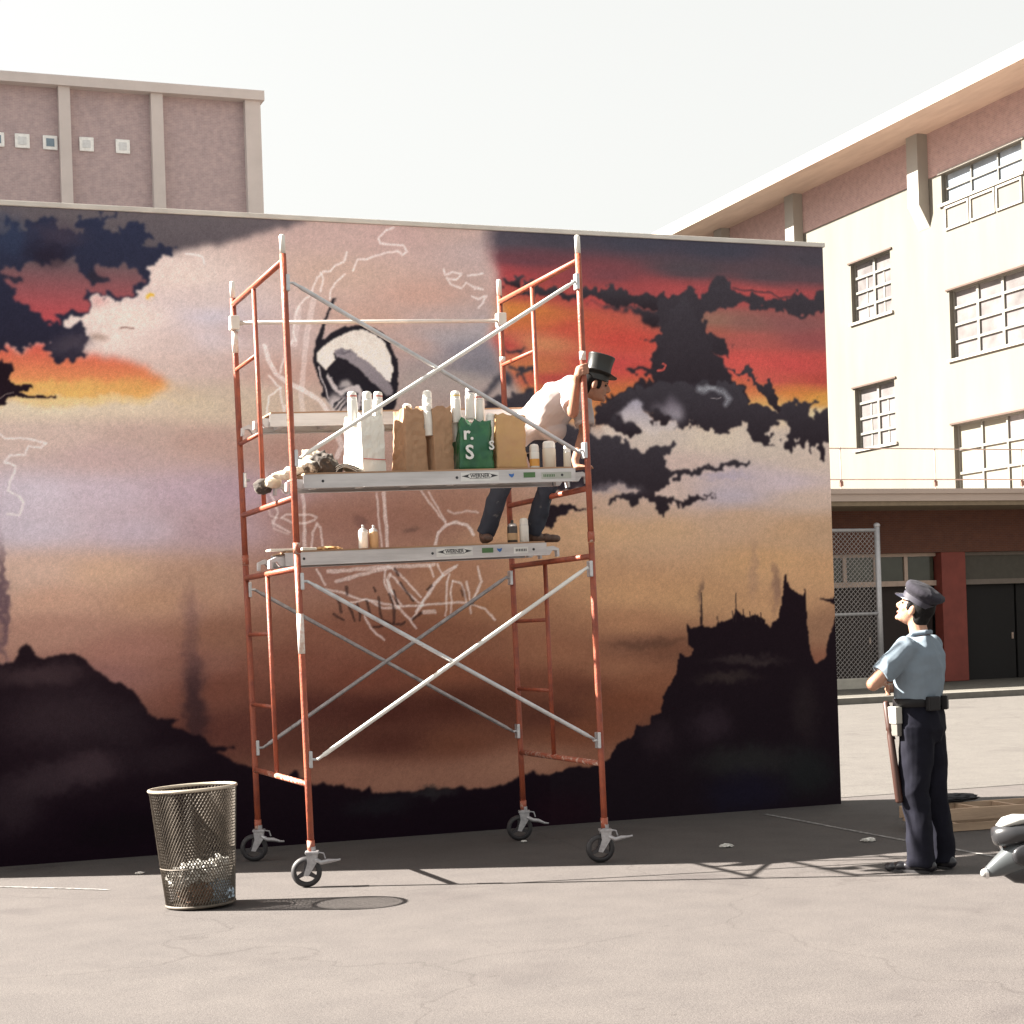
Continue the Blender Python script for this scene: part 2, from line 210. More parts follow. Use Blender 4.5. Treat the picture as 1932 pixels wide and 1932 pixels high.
('p',(120,112,126),(185,178,190),5,1.6,0.85,[650.9,345.4,661.4,347.9,671.9,351.6,676.9,345.8,674,337.5,667.3,333.9,660.9,335,655.9,340.8]),
('p',(66,62,70),(44,36,42),1.5,1.5,1,[642.7,348.8,645.7,343,650.7,338.4,658.5,339.7,663.5,336.2,660.8,331.5,655.6,331.4,650.6,336.1,644.3,340.7]),
('p',(66,62,70),(44,36,42),1.5,1.5,1,[616.2,340.3,621.2,338.1,622.3,334.6,629.8,331.2,634.9,330.6,641.9,327.2,634.7,324.2,630.7,320.7,623.1,320.6,615.6,325.2,612,329.8]),
('l',(176,180,192),13,4,0.6,0.6,[694.6,362,699.8,360.9,703.8,362.7,711.7,361.7,718.3,358.8,723.4,354.1,719.9,349.3]),
('l',(190,196,205),6,3,0.6,0.5,[695.9,362.6,702.5,363.9,710.5,363.1]),
('b',(62,58,66),0.9,0.054,0.032,[708.9,356.3]),
('l',(190,180,185),1.5,1,0.6,0.8,[706.2,354.2,711.4,353.6,715.5,354.8]),
('p',(214,196,184),None,2,1,1,[603.1,328.6,609.4,328.6,614.3,324,620.5,320,629.4,320.1,621.7,316.5,612.8,316.5,606.5,319.3]),
('p',(66,62,70),(44,36,42),1.3,1.5,1,[571.8,330.6,593,329.6,597.9,323.9,604,319.3,611.4,314.7,620.4,316.5,628,314.8,629,309,638,308.5,649.6,310.3,653.6,312.1,673,310.4,666.3,305.7,659.7,303.9,660.8,298.6,667.1,292.7,674.9,291.6,686.8,295.1,697.3,294,713.3,296.3,720,298.1,740.1,297.6,739.9,293.4,726.5,294,715.7,291,705.1,291.6,695.9,291.6,686.5,287.4,674.7,286.9,666.8,283.3,656.2,277.5,653.4,274,666.3,271.6,676.6,268,687.1,267.4,700.3,268.5,711.5,266.7,695,266.7,684.3,264.4,677.7,261.5,673.9,265.7,667.5,266.9,664.6,261,659.9,257,655.5,259.9,650.5,263.5,646.8,269.3,637.9,270.5,632.6,268.2,628.7,264.8,618.6,267.1,610.8,263.7,599.4,262.6,609.6,266,618.7,271.8,627.7,274.1,634.2,275.2,627.9,277.6,615.1,277,596.1,276.5,577.3,274.8,552.6,277.8,554.5,330.4]),
('p',(40,32,38),None,1.2,1,1,[541.9,264.1,556.3,266.1,566.2,264.8,576.9,262.2,586.9,260.9,592.4,262.1,581.3,258.9,572.2,257.7,564,254.8,560.2,250.7,555.7,249.1,553.7,244.1,549.4,248.3,540.6,251.7]),
('b',(150,140,150),0.5,0.266,0.044,[610,276.5]),
('p',(66,62,70),(52,48,56),1.5,1.3,1,[521,394.1,527.5,390.1,538.6,390.4,532.9,387.1,527.4,387,523.1,391]),
('p',(66,62,70),(52,48,56),1.5,1.3,1,[522.7,380.7,529.3,377.7,544.7,376,542.4,372.8,536.8,370.6,532.4,371.6,533.2,364.4,537.4,357.2,541.8,356.2,543.8,349,548.2,347,525.7,340.5,521.5,346.6,522.8,350.7,534.9,350.9,536.3,357.2,531,364.3,529.1,372.6,524.8,375.6]),
('p',(66,62,70),(52,48,56),1.5,1.3,1,[501.8,348.4,526.1,352.9,542.9,355.2,548.2,347,559.1,340.9,554.4,334.6,503.6,336.1]),
('p',(66,66,76),None,3,1,1,[497.6,353.4,508,368,520.3,373.4,523.8,364.2,519.7,356.9,513.3,364,502,352.5]),
('p',(38,36,44),None,1,0.15,1,[378.6,429.5,372,417.3,367.9,405.3,365.1,394.5,373.3,400.7,385.8,406.4,397,407.6,408.2,405.9,416.8,400.7,422.8,391.2,426.8,381.6,427.7,369.5,425.9,353.7,426.4,350.1,422.2,340.4,390.9,337.6,371.3,344.5,362.4,352.1,365,355.1,362.8,363.4,358.1,378.8,360.2,394.3,366.9,410,372.8,423.3,376.7,428.8]),
('p',(212,208,204),(236,232,224),1,0.12,1,[365.5,389.7,375.6,396.5,390.7,402.9,399.4,404,410.5,399.9,417.2,393.4,421.9,383.9,423.1,371.8,421.1,362.1,410.5,365.5,397.3,378.5,384,388.4,375.2,385.2,376.3,380.4,368.6,371.9,361.5,378.9,361,383.7]),
('p',(140,136,146),(128,122,130),1,0.12,1,[375.2,386.4,381.5,388.9,391.3,385.6,403.5,377.4,413.2,369.2,421.7,359.7,422.7,353.1,417.6,351.2,406.7,361.9,394.6,373.6,384.9,379.4,377.6,381.7]),
('b',(95,92,104),0.8,0.05,0.013,[383.9,385.4]),
('l',(190,185,190),4,1,0.6,0.9,[362.6,374.2,365.8,361.1,369.6,348.1]),
('p',(188,182,186),None,1,0.12,1,[369.8,369.5,374.4,361.3,379.1,355.4,387.9,359.7,394.8,361,397.7,355.7,394.7,340,391,340,393.3,354.4,387.8,355.5,379,351.8,371.8,358.8,368.4,367.1]),
('p',(192,188,190),None,2,0.4,0.8,[379.4,362.6,385.6,363.9,391.7,362.2,384.1,356.7,377.9,356.6]),
('b',(188,182,186),1,0.075,0.084,[376.9,344]),
('l',(50,48,56),4,1,0.6,0.85,[374.4,344,379.5,348.8]),
('l',(50,48,56),4,1,0.6,0.85,[374.9,339.8,381.9,347.7]),
('l',(50,48,56),4,1,0.6,0.85,[377.9,338.6,383.7,345.3]),
('l',(50,48,56),4,1,0.6,0.85,[373.7,341.6,375.7,344.6]),
('l',(236,228,230),5,1.1,0.45,0.69,[427.4,486.9,420.9,483,414.4,476.6,415.6,473,424.4,472.8,434.5,472.7,437.5,468,434.2,465.4,429.2,468.2,422.9,466.7,412.7,463.9,403.8,460.5,396.3,459,392.9,450.4]),
('l',(236,228,230),5,1.1,0.45,0.69,[388.5,464.6,385.1,457.3,377.6,453.4,375,449.7,368.8,448.2,363.7,443.3,359.8,436,357.1,429.9,349.6,422.6,344.4,411.7,342.1,399.8,343.8,393.9]),
('l',(236,228,230),5,1.1,0.45,0.69,[386,447.7,379.6,441.5,374.4,434.1,373,426.9]),
('l',(236,228,230),5,1.1,0.45,0.69,[365.8,432.6,368.6,442.3,366.3,447]),
('l',(236,228,230),5,1.1,0.45,0.69,[468.3,454.7,469.4,449.8,476,452.5,483.7,451.6,478.4,446.5,470.6,447.4,474.4,442.7,483.3,439.3,487.4,444.4,492.5,442.1,501.5,438.8,495,439.8]),
('l',(236,228,230),5,1.1,0.45,0.69,[492.2,433.5,497.3,431.2,505.3,434,497.1,423.8]),
('l',(236,228,230),5,1.1,0.45,0.69,[488.9,450.6,502,452.3]),
('l',(236,228,230),5,1.1,0.45,0.69,[330.8,368.8,336.2,385.4,341.3,393.8]),
('l',(236,228,230),5,1.1,0.45,0.69,[321.1,366.2,330.4,356.9,321.8,349.7,320,334.4]),
('l',(236,228,230),5,1.1,0.45,0.69,[330.4,356.9,333.3,335.7]),
('l',(236,228,230),5,1.1,0.45,0.69,[334.7,342.8,333.3,334.5]),
('l',(236,228,230),11,1.1,0.45,0.69,[319.5,388.6,321.5,378,327.2,367.5,337.8,360.6,349.7,354.9,362.8,345.6,369.8,336.1]),
('l',(236,228,230),13,1.1,0.45,0.402,[360.8,428.9,352.4,397.7,350.3,373.9,347.2,352.5,348.4,333.5]),
('l',(236,228,230),14,1.1,0.45,0.345,[348.3,418.9,342.5,391.5]),
('l',(236,228,230),12,1.1,0.45,0.575,[375.4,319.5,378.8,311.1,374.8,302.7]),
('l',(236,228,230),5,1.1,0.45,0.69,[116.2,321.5,122.3,315.7,132.4,316.4,143.8,314.5,151.4,311.9,147.4,308.6,138.5,309.9,135.8,303.3,125.7,303.3,121.7,298.1,129.2,295.5,127.8,290,123.8,283.7,122.3,277.2,129.7,273.2,133.4,268,130.5,258.8,121.7,260.2]),
('l',(236,228,230),5,1.1,0.45,0.69,[261.6,458.2,273.8,457.3,274.9,450.6]),
('l',(236,228,230),8,1.1,0.45,0.575,[345.8,274.8,346.1,259.8,345.1,229.8]),
('l',(236,228,230),5,1.1,0.45,0.575,[328.2,254.4,332.3,257.1,340.4,258.2,349.3,257.4,355.7,255,354,252.6,345.8,250.7,336.2,251.6,328.2,254.4]),
('l',(236,228,230),5,1.1,0.45,0.575,[350.8,229.7,352.1,243.9,355.5,250.2,358.7,247,360.2,231.9]),
('l',(236,228,230),5,1.1,0.45,0.575,[320.8,273.3,326,259.1,321.7,250.5,334.3,243.3]),
('l',(236,228,230),5,1.1,0.45,0.575,[405.8,273.8,407.2,243.3,408.5,231.2]),
('l',(236,228,230),5,1.1,0.45,0.575,[442.9,275.3,462.5,249.1]),
('l',(236,228,230),5,1.1,0.45,0.575,[449.7,274.4,462.5,250.8]),
('l',(236,228,230),9,1.1,0.45,0.632,[411.6,273.8,413.5,231.1]),
('l',(236,228,230),7,1.1,0.45,0.69,[452.5,229.8,456.4,242.7,463.5,248.3,472.1,250.3,480.7,248.1,486.5,240.7]),
('l',(236,228,230),5,1.1,0.45,0.46,[465.6,259.7,469.8,257.2,480.2,258.8,491.5,257.9]),
('l',(236,228,230),7,1.1,0.45,0.287,[313.2,308.9,317.1,287]),
('l',(236,228,230),4,1.1,0.45,0.402,[317.1,271.6,319.2,256.3,325.4,254.7]),
('l',(236,228,230),4,1.1,0.45,0.402,[321.2,252.7,322,246.1,333.3,241.4]),
('l',(236,228,230),9,1.1,0.45,0.575,[364.7,212.9,391.9,214.1,410.3,215.1,452.1,216.1]),
('l',(236,228,230),9,1.1,0.45,0.575,[370.7,204.9,387.2,208.9,414.8,214.5]),
('l',(236,228,230),5,1.1,0.45,0.667,[411.1,212,409.8,203.1,415.8,189.7,422.9,180.7,430.1,173.4,435.4,166.1]),
('l',(236,228,230),5,1.1,0.45,0.667,[414.7,209.2,420,204.7,428.1,195.7,437.9,185.6]),
('l',(236,228,230),5,1.1,0.45,0.667,[412.7,204.9,414.3,197.7,423.1,185.1]),
('l',(236,228,230),5,1.1,0.45,0.667,[416.7,213.6,426.6,206.3,432.8,199.1,440,190.9]),
('l',(236,228,230),5,1.1,0.45,0.667,[439.8,185.6,451.6,200.5,461.4,211,472,216.2]),
('l',(236,228,230),5,1.1,0.45,0.667,[434.9,178.6,447.6,193.4,458.4,206.6,465.1,210.9,470.9,214.4]),
('l',(236,228,230),5,1.1,0.45,0.667,[431.9,173.4,441.6,184.7]),
('l',(236,228,230),5,1.1,0.45,0.667,[361.5,198.9,377.6,195.1,389.3,190.4,401.1,188.3,413.8,185.4,423,183.8,436.9,183,446.3,184.5,460.5,185.5,472.8,185.6,481.3,184.1]),
('l',(236,228,230),5,1.1,0.45,0.667,[381.9,188,393.8,189.9,401,186.6,408.2,183.3,421.1,182.5]),
('l',(236,228,230),5,1.1,0.45,0.667,[460.1,175.2,461.5,188.6,462.9,202,465,208.2]),
('l',(236,228,230),5,1.1,0.45,0.667,[464.8,175.1,465.4,193,467.7,202.8]),
('l',(236,228,230),5,1.1,0.45,0.667,[467.7,202.8,475.2,200.8,477.9,195.4,478.3,181.9]),
('l',(236,228,230),5,1.1,0.45,0.667,[480,201.6,481.6,192.6,482,176.4]),
('l',(236,228,230),5,1.1,0.45,0.667,[481.3,184.1,493.5,179.7,502.8,170.4]),
('l',(236,228,230),5,1.1,0.45,0.667,[448.4,216.6,451.8,206.7]),
('l',(236,228,230),5,1.1,0.45,0.667,[455,216.5,459.4,208.3]),
('l',(236,228,230),5,1.1,0.45,0.667,[354.9,214.8,361.6,202.4]),
('l',(236,228,230),5,1.1,0.45,0.667,[392.4,177.1,397.6,167.3,408.2,157.2]),
('l',(236,228,230),5,1.1,0.45,0.667,[490,214,492.4,201.4,482.2,183.6]),
('l',(236,228,230),9,1.1,0.45,0.575,[414.7,209.2,412.7,204.9,416,194.2]),
('l',(236,228,230),9,1.1,0.45,0.575,[441.4,178.4,450.8,179.1]),
('l',(52,38,38),6,1.2,0.6,0.7,[378.7,200.3,379.4,195]),
('l',(52,38,38),6,1.2,0.6,0.7,[401.4,198.9,402.4,196.1]),
('l',(52,38,38),6,1.2,0.6,0.7,[404.8,190.9,405.4,182.1,407,174.1]),
('l',(52,38,38),6,1.2,0.6,0.7,[413.2,193.3,414.9,188.9,417.4,181.7,417.5,171.1]),
('l',(52,38,38),6,1.2,0.6,0.7,[418.5,213.6,422,208.2]),
('l',(52,38,38),6,1.2,0.6,0.7,[423.7,202.9,429,194.7,433.4,187.5]),
('l',(52,38,38),6,1.2,0.6,0.7,[445.8,195.7,449.6,198.7]),
('l',(52,38,38),6,1.2,0.6,0.7,[475,195,475.8,191]),
('l',(52,38,38),6,1.2,0.6,0.7,[393.7,188.5,397.9,177.9]),
('l',(52,38,38),6,1.2,0.6,0.7,[386.4,187,388.7,173.7]),
('l',(52,38,38),6,1.2,0.6,0.7,[368,178.7,375.1,174.1]),
('l',(52,38,38),6,1.2,0.6,0.7,[371.2,192.6,373.5,181.2]),
('l',(52,38,38),6,1.2,0.6,0.7,[380,184.5,384.1,173]),
('l',(52,38,38),6,1.2,0.6,0.7,[408.8,173.1,415.1,170.3,422.5,168.3,426.3,170.9]),
('l',(52,38,38),6,1.2,0.6,0.7,[417.9,195.9,420.3,186.1]),
('l',(52,38,38),6,1.2,0.6,0.7,[432.9,173.3,439.5,177.6]),
('l',(52,38,38),6,1.2,0.6,0.7,[477.4,181.9,484.1,184.5]),
('l',(52,38,38),6,1.2,0.6,0.7,[400.3,168.1,407.7,168.7]),
('b',(80,60,55),0.4,0.026,0.06,[479.7,193.6]),
('b',(95,72,66),0.55,0.059,0.038,[433.3,244.6]),
('b',(105,75,72),0.5,0.042,0.059,[389.3,253.1]),
('p',(130,85,68),None,8,0.5,0.3,[441.2,172.2,455.6,180.7,469.9,183.9,481.2,181.8,498.1,174.2,507.4,164.8,516.5,146.4,440.1,140.2]),
('p',(34,24,30),(20,12,20),1.4,0.45,1,[51.4,151.5,113.1,149.1,122,151.4,127.3,159.1,131.3,164.2,134.9,160.1,141.1,153.3,151.3,153,160.4,154.6,168.1,154.3,175.7,150.7,180.7,142.6,185.8,139.8,189.6,135.6,196,132,198.1,133.9,202.5,130.4,209,126.8,214,118.6,221.7,108.9,228.2,103.9,241.5,100.9,236.1,99.4,241.3,95.8,247.9,92.1,256,89.7,262.6,85.9,267.9,80.2,284.2,78.4,284.2,77,270.5,76.7,279.9,70.7,285.2,67,300.2,61.4,316.7,54.9,325.1,52.4,333.7,57.4,334.9,51.8,348.9,46.1,354.6,48.5,361.6,44.6,370.3,46.2,373.1,42.5,384.5,38.3,391.3,42.1,393.1,36.4,413.5,35.4,429.7,34.8,434.2,37.3,453.6,36.1,468.6,36.6,473.1,33.5,489.8,33.9,509.2,37.7,520.2,42.1,532.7,46.4,534.2,43.1,557.6,41.7,564.1,47.2,591.8,46.4,617.5,45,612.7,-85.3,45.5,-35]),
('p',(34,24,30),(26,20,26),1.2,0.4,1,[546.3,41.2,562.2,46.1,587.6,46.1,599,51.3,605.7,58.3,609.2,64,620.6,67.9,624,70.6,626.7,79.4,630.7,76.2,639,80.3,640.1,86.2,649.2,88.7,651.3,102,658.2,110.7,663.6,120.9,666.7,137.3,672.4,134.1,679,133.8,681.8,141.2,676,142.9,675.9,161.7,679.9,157.8,688.4,160.5,690,178.5,690.5,160.5,701.7,158.6,705.3,163,704.7,169.9,706.4,163,718.9,165.7,721.7,173.2,725,170.1,732.6,166.8,741.2,168.1,749.7,165.6,756.2,155.4,758.2,161.5,765.2,164.4,767.6,182.7,769.7,191.8,772,205.5,776.6,190.1,789.4,182.1,791.5,189.8,791.9,179,792.7,152.8,793.8,135.8,799.5,124,809.4,129.1,811.7,141.4,817.6,156.7,820.7,169,820,173.6,814.8,176.9,806.1,180.2,818.5,180.6,822.3,187.5,829.6,190.5,828.3,-26.8,542,-79]),
('l',(46,36,38),3,1,0.3,0.85,[723.1,186.8,722.2,162.6]),
('l',(46,36,38),3,1,0.3,0.85,[719.1,171.7,719.6,162.6]),
('l',(46,36,38),3,1,0.3,0.85,[729.4,173,729.9,163.8]),
('l',(46,36,38),3,1,0.3,0.85,[736.1,170.5,736.7,163.6]),
('l',(46,36,38),3,1,0.3,0.85,[741.2,168.1,741.8,162]),
('l',(46,36,38),3,1,0.3,0.85,[746.4,169.5,747,161.8]),
('l',(46,36,38),3,1,0.3,0.85,[690.5,187.5,690.4,160.5]),
('b',(62,52,52),0.7,0.319,0.041,[732.9,128.8]),
('b',(60,50,48),0.7,0.249,0.045,[713.6,114.4]),
('b',(42,42,42),0.8,0.5,0.136,[727.9,42.5]),
('b',(56,44,52),0.6,0.203,0.158,[695.3,76]),
('b',(28,26,42),0.7,0.409,0.182,[726.9,15.3]),
('b',(34,38,38),0.7,0.277,0.208,[788,29.9]),
('b',(46,38,40),0.6,0.138,0.277,[786.5,83.8]),
('b',(50,38,44),0.6,0.179,0.156,[646.7,66.5]),
('b',(74,58,62),0.6,0.315,0.087,[140.7,140.2]),
('b',(58,46,52),0.6,0.434,0.237,[156.2,106.7]),
('b',(66,52,58),0.7,0.238,0.119,[177,69.9]),
('b',(62,50,56),0.6,0.315,0.118,[141.9,61.4]),
('b',(50,40,46),0.6,0.196,0.196,[119.8,43.2]),
('b',(44,34,40),0.6,0.282,0.121,[227.1,72.4]),
('b',(48,38,44),0.5,0.24,0.16,[201.5,97.8]),
('b',(48,46,48),0.7,0.17,0.043,[443.8,33.2]),
('b',(34,34,38),0.6,0.294,0.084,[399.4,26.2]),
('b',(36,18,26),0.6,0.306,0.175,[558,9.9]),
('b',(20,12,20),0.8,0.479,0.16,[199,23.3]),
]
# ---- the mural, mixed colour by colour on a fine grid of the wall face
WX0, WX1, WH = -0.35, 8.2, 4.877
def paint_mural(step=0.0080):
    nx = int((WX1-WX0)/step)+1; nz = int(WH/step)+1
    xs = np.linspace(WX0, WX1, nx); zs = np.linspace(0, WH, nz)
    rng = np.random.default_rng(7)
    def vnoise(cell, seed):
        r = np.random.default_rng(seed)
        gx = int((WX1-WX0)/cell)+3; gz = int(WH/cell)+3
        g = r.random((gz, gx))*2-1
        fx = (xs-WX0)/cell; fz = zs/cell
        ix = fx.astype(int); iz = fz.astype(int)
        tx = fx-ix; tz = fz-iz; tx = tx*tx*(3-2*tx); tz = tz*tz*(3-2*tz)
        a = g[iz][:, ix]; b = g[iz][:, ix+1]; c = g[iz+1][:, ix]; d = g[iz+1][:, ix+1]
        return (a*(1-tx)+b*tx)*(1-tz)[:, None]+(c*(1-tx)+d*tx)*tz[:, None]
    wx = .030*vnoise(.20, 1)+.020*vnoise(.085, 2)+.017*vnoise(.042, 3)+.009*vnoise(.024, 31)
    wz = .024*vnoise(.18, 4)+.020*vnoise(.08, 5)+.017*vnoise(.040, 6)+.009*vnoise(.023, 61)
    def blur(m, s):
        if s < .4: return m
        r = max(1, int(s*2.2)); k = np.exp(-.5*(np.arange(-r, r+1)/s)**2); k /= k.sum()
        p = np.pad(m, ((r, r), (0, 0)), mode='edge'); o = sum(k[i]*p[i:i+m.shape[0]] for i in range(2*r+1))
        p = np.pad(o, ((0, 0), (r, r)), mode='edge'); return sum(k[i]*p[:, i:i+m.shape[1]] for i in range(2*r+1))
    def warped(m, w):
        if w <= 0: return m
        ii = np.clip(np.rint((zs[:, None]+wz*w)/step).astype(int), 0, nz-1)
        jj = np.clip(np.rint((xs[None, :]-WX0+wx*w)/step).astype(int), 0, nx-1)
        return m[ii, jj]
    def fill(P):
        m = np.zeros((nz, nx), np.float32); Q = np.roll(P, -1, 0)
        i0 = max(0, int(P[:, 1].min()/step)); i1 = min(nz-1, int(P[:, 1].max()/step)+1)
        for i in range(i0, i1+1):
            z = zs[i]; c = (P[:, 1] <= z) != (Q[:, 1] <= z)
            if not c.any(): continue
            t = (z-P[c, 1])/(Q[c, 1]-P[c, 1]); X = np.sort(P[c, 0]+t*(Q[c, 0]-P[c, 0]))
            for a, b in zip(X[::2], X[1::2]):
                ja = int(np.ceil((a-WX0)/step)); jb = int(np.floor((b-WX0)/step))
                if jb >= 0 and ja < nx: m[i, max(ja, 0):min(jb, nx-1)+1] = 1
        return m
    def field(pts, power=3.4, zk=3.2):
        p = np.array(pts, float); gx = np.linspace(WX0, WX1, 150); gz = np.linspace(0, WH, 100)
        d = ((gx[None, :, None]-p[:, 0])**2+(zk*(gz[:, None, None]-p[:, 1]))**2+.03)**(-power/2)
        d /= d.sum(-1, keepdims=True); f = d@p[:, 2:5]
        fx = np.linspace(0, 148.999, nx); fz = np.linspace(0, 98.999, nz); ix = fx.astype(int); iz = fz.astype(int)
        tx = (fx-ix)[None, :, None]; tz = (fz-iz)[:, None, None]
        return (f[iz][:, ix]*(1-tx)+f[iz][:, ix+1]*tx)*(1-tz)+(f[iz+1][:, ix]*(1-tx)+f[iz+1][:, ix+1]*tx)*tz
    img = field(BASE)
    for L in LAY:
        P = np.array(L[-1], float).reshape(-1, 2)/100
        if L[0] == 'p':
            _, c1, c2, bl, wp, al = L[:6]
            m = blur(warped(fill(P), wp), bl*.72)*al
            c1 = np.array(c1, float); c2 = c1 if c2 is None else np.array(c2, float)
            z0, z1 = P[:, 1].min(), P[:, 1].max()
            t = np.clip((z1-zs)/(z1-z0), 0, 1)[:, None, None]
            img = img*(1-m[..., None])+(c1*(1-t)+c2*t)*m[..., None]
        elif L[0] == 'l':
            _, col, w, bl, wp, al = L[:6]; w = w*.86/250/2
            a = P.min(0)-.12; b = P.max(0)+.12
            j0 = max(0, int((a[0]-WX0)/step)); j1 = min(nx, int((b[0]-WX0)/step)+1); i0 = max(0, int(a[1]/step)); i1 = min(nz, int(b[1]/step)+1)
            if j1 <= j0 or i1 <= i0: continue
            X = xs[None, j0:j1]+wx[i0:i1, j0:j1]*wp*.5; Z = zs[i0:i1, None]+wz[i0:i1, j0:j1]*wp*.5
            D = np.full(X.shape, 9.)
            for p, q in zip(P[:-1], P[1:]):
                v = q-p; t = np.clip(((X-p[0])*v[0]+(Z-p[1])*v[1])/max(1e-9, v@v), 0, 1)
                D = np.minimum(D, np.hypot(X-p[0]-t*v[0], Z-p[1]-t*v[1]))
            m = np.clip((w+.005*bl-D)/(.010*bl), 0, 1)*al*(.75+.35*rng.random(D.shape))
            m = np.clip(m, 0, 1)[..., None]; s = img[i0:i1, j0:j1]; img[i0:i1, j0:j1] = s*(1-m)+np.array(col, float)*m
        elif L[0] == 'b':
            _, col, al, rx, rz = L[:5]
            m = np.exp(-(((xs[None, :]+wx-P[0, 0])/rx)**2+((zs[:, None]+wz-P[0, 1])/rz)**2)**1.5)*al
            img = img*(1-m[..., None])+np.array(col, float)*m[..., None]
        elif L[0] == 'sun':
            m = blur(warped(fill(P), 1.5), 5)[..., None]; img = img*(1-m)+field(SUN, 4, 4.2)*m
    # spray grain, roller bands, the faint joints of the formwork
    g = 1+.030*vnoise(.016, 11)+.012*vnoise(.05, 12)+.016*vnoise(.5, 13)+.018*rng.standard_normal(img.shape[:2])
    bands = np.repeat(vnoise(.03, 14)[:, ::6], 6, 1)[:, :nx]
    lum = img@np.array([.3, .59, .11]); img = img*.90+lum[..., None]*.10; img = np.clip(img*(g+.012*bands)[..., None], 4, 250)
    s = img/255.; lin = np.where(s <= .04045, s/12.92, ((s+.055)/1.055)**2.4)
    return xs, zs, lin
# ================================================================== the setting
def ground_mat(name, base, dark, crack=True):
    m = bpy.data.materials.new(name); m.use_nodes = True; n = m.node_tree; L = n.links; b = n.nodes['Principled BSDF']
    b.inputs['Roughness'].default_value = .92; b.inputs['Specular IOR Level'].default_value = .25
    tc = n.nodes.new('ShaderNodeTexCoord')
    def nz(s, d=6, r=.6):
        x = n.nodes.new('ShaderNodeTexNoise'); x.inputs['Scale'].default_value = s; x.inputs['Detail'].default_value = d; x.inputs['Roughness'].default_value = r; L.new(tc.outputs['Object'], x.inputs['Vector']); return x.outputs['Fac']
    def ramp(f, p0, c0, p1, c1):
        r = n.nodes.new('ShaderNodeValToRGB'); L.new(f, r.inputs[0]); r.color_ramp.elements[0].position = p0; r.color_ramp.elements[0].color = (*c0, 1); r.color_ramp.elements[1].position = p1; r.color_ramp.elements[1].color = (*c1, 1); return r.outputs[0]
    def mul(a, c, f=1.):
        x = n.nodes.new('ShaderNodeMix'); x.data_type = 'RGBA'; x.blend_type = 'MULTIPLY'; x.inputs[0].default_value = f; L.new(a, x.inputs[6]); L.new(c, x.inputs[7]); return x.outputs[2]
    c = ramp(nz(.45), .3, dark, .7, base)
    c = mul(c, ramp(nz(3.2, 8), .35, (.90, .895, .90), .62, (1.03, 1.025, 1.02)))
    c = mul(c, ramp(nz(160, 2), .3, (.62, .62, .62), .7, (1.4, 1.4, 1.4))); c = mul(c, ramp(nz(55, 4, .7), .35, (.8, .8, .8), .6, (1.08, 1.08, 1.08))); c = mul(c, ramp(nz(1.1, 3, .5), .60, (1, 1, 1), .72, (.84, .83, .84)))
    c = mul(c, ramp(nz(14, 5), .62, (1, 1, 1), .78, (.62, .6, .6)))
    if crack:
        v = n.nodes.new('ShaderNodeTexVoronoi'); v.feature = 'DISTANCE_TO_EDGE'; v.inputs['Scale'].default_value = .30
        mp = n.nodes.new('ShaderNodeVectorMath'); mp.operation = 'MULTIPLY_ADD'; w_ = n.nodes.new('ShaderNodeTexNoise'); w_.inputs['Scale'].default_value = 1.3; w_.inputs['Detail'].default_value = 6
        L.new(tc.outputs['Object'], w_.inputs['Vector']); L.new(w_.outputs['Color'], mp.inputs[0]); mp.inputs[1].default_value = (.9, .9, .9); L.new(tc.outputs['Object'], mp.inputs[2]); L.new(mp.outputs[0], v.inputs['Vector'])
        c = mul(c, ramp(v.outputs['Distance'], .003, (.78, .77, .77), .004, (1, 1, 1)))
    L.new(c, b.inputs['Base Color'])
    bp = n.nodes.new('ShaderNodeBump'); bp.inputs['Strength'].default_value = .35; bp.inputs['Distance'].default_value = .01; L.new(nz(120, 3), bp.inputs['Height']); L.new(bp.outputs[0], b.inputs['Normal'])
    return m
M_court = ground_mat('court_asphalt', (.080, .071, .067), (.072, .064, .061))
M_walk = ground_mat('pavement_concrete', (.115, .107, .092), (.10, .093, .08), False)
bm = B(); S = 600
bm.faces.new([bm.verts.new(p) for p in ((-S, -S, 0), (S, -S, 0), (S, S, 0), (-S, S, 0))])
tag(obj('ground', bm, M_court), kind='structure')
bm = B(); box(bm, (9, 16.15, -.05), (90, 34, .115)); tag(obj('pavement', bm, M_walk), kind='structure')
M_kerb = mat('kerb_stone', (.13, .12, .105), .9, var=.2, scale=5, bump=.3)
k0 = tag(obj('kerb', (lambda b: (box(b, (9, 15.97, -.05), (90, 16.148, .13), .015), b)[1])(B()), M_kerb), kind='structure')
bm = B(); vs0 = [bm.verts.new(p) for p in ((7.6, .45, .004), (95, .45, .004), (95, 15.96, .004), (7.6, 15.96, .004))]; bm.faces.new(vs0)
tag(obj('sunlit_yard', bm, ground_mat('sunlit_yard_concrete', (.090, .083, .076), (.083, .076, .070))), kind='structure')  # paler sheet: sunlit brightness behind the wall put into the ground colour
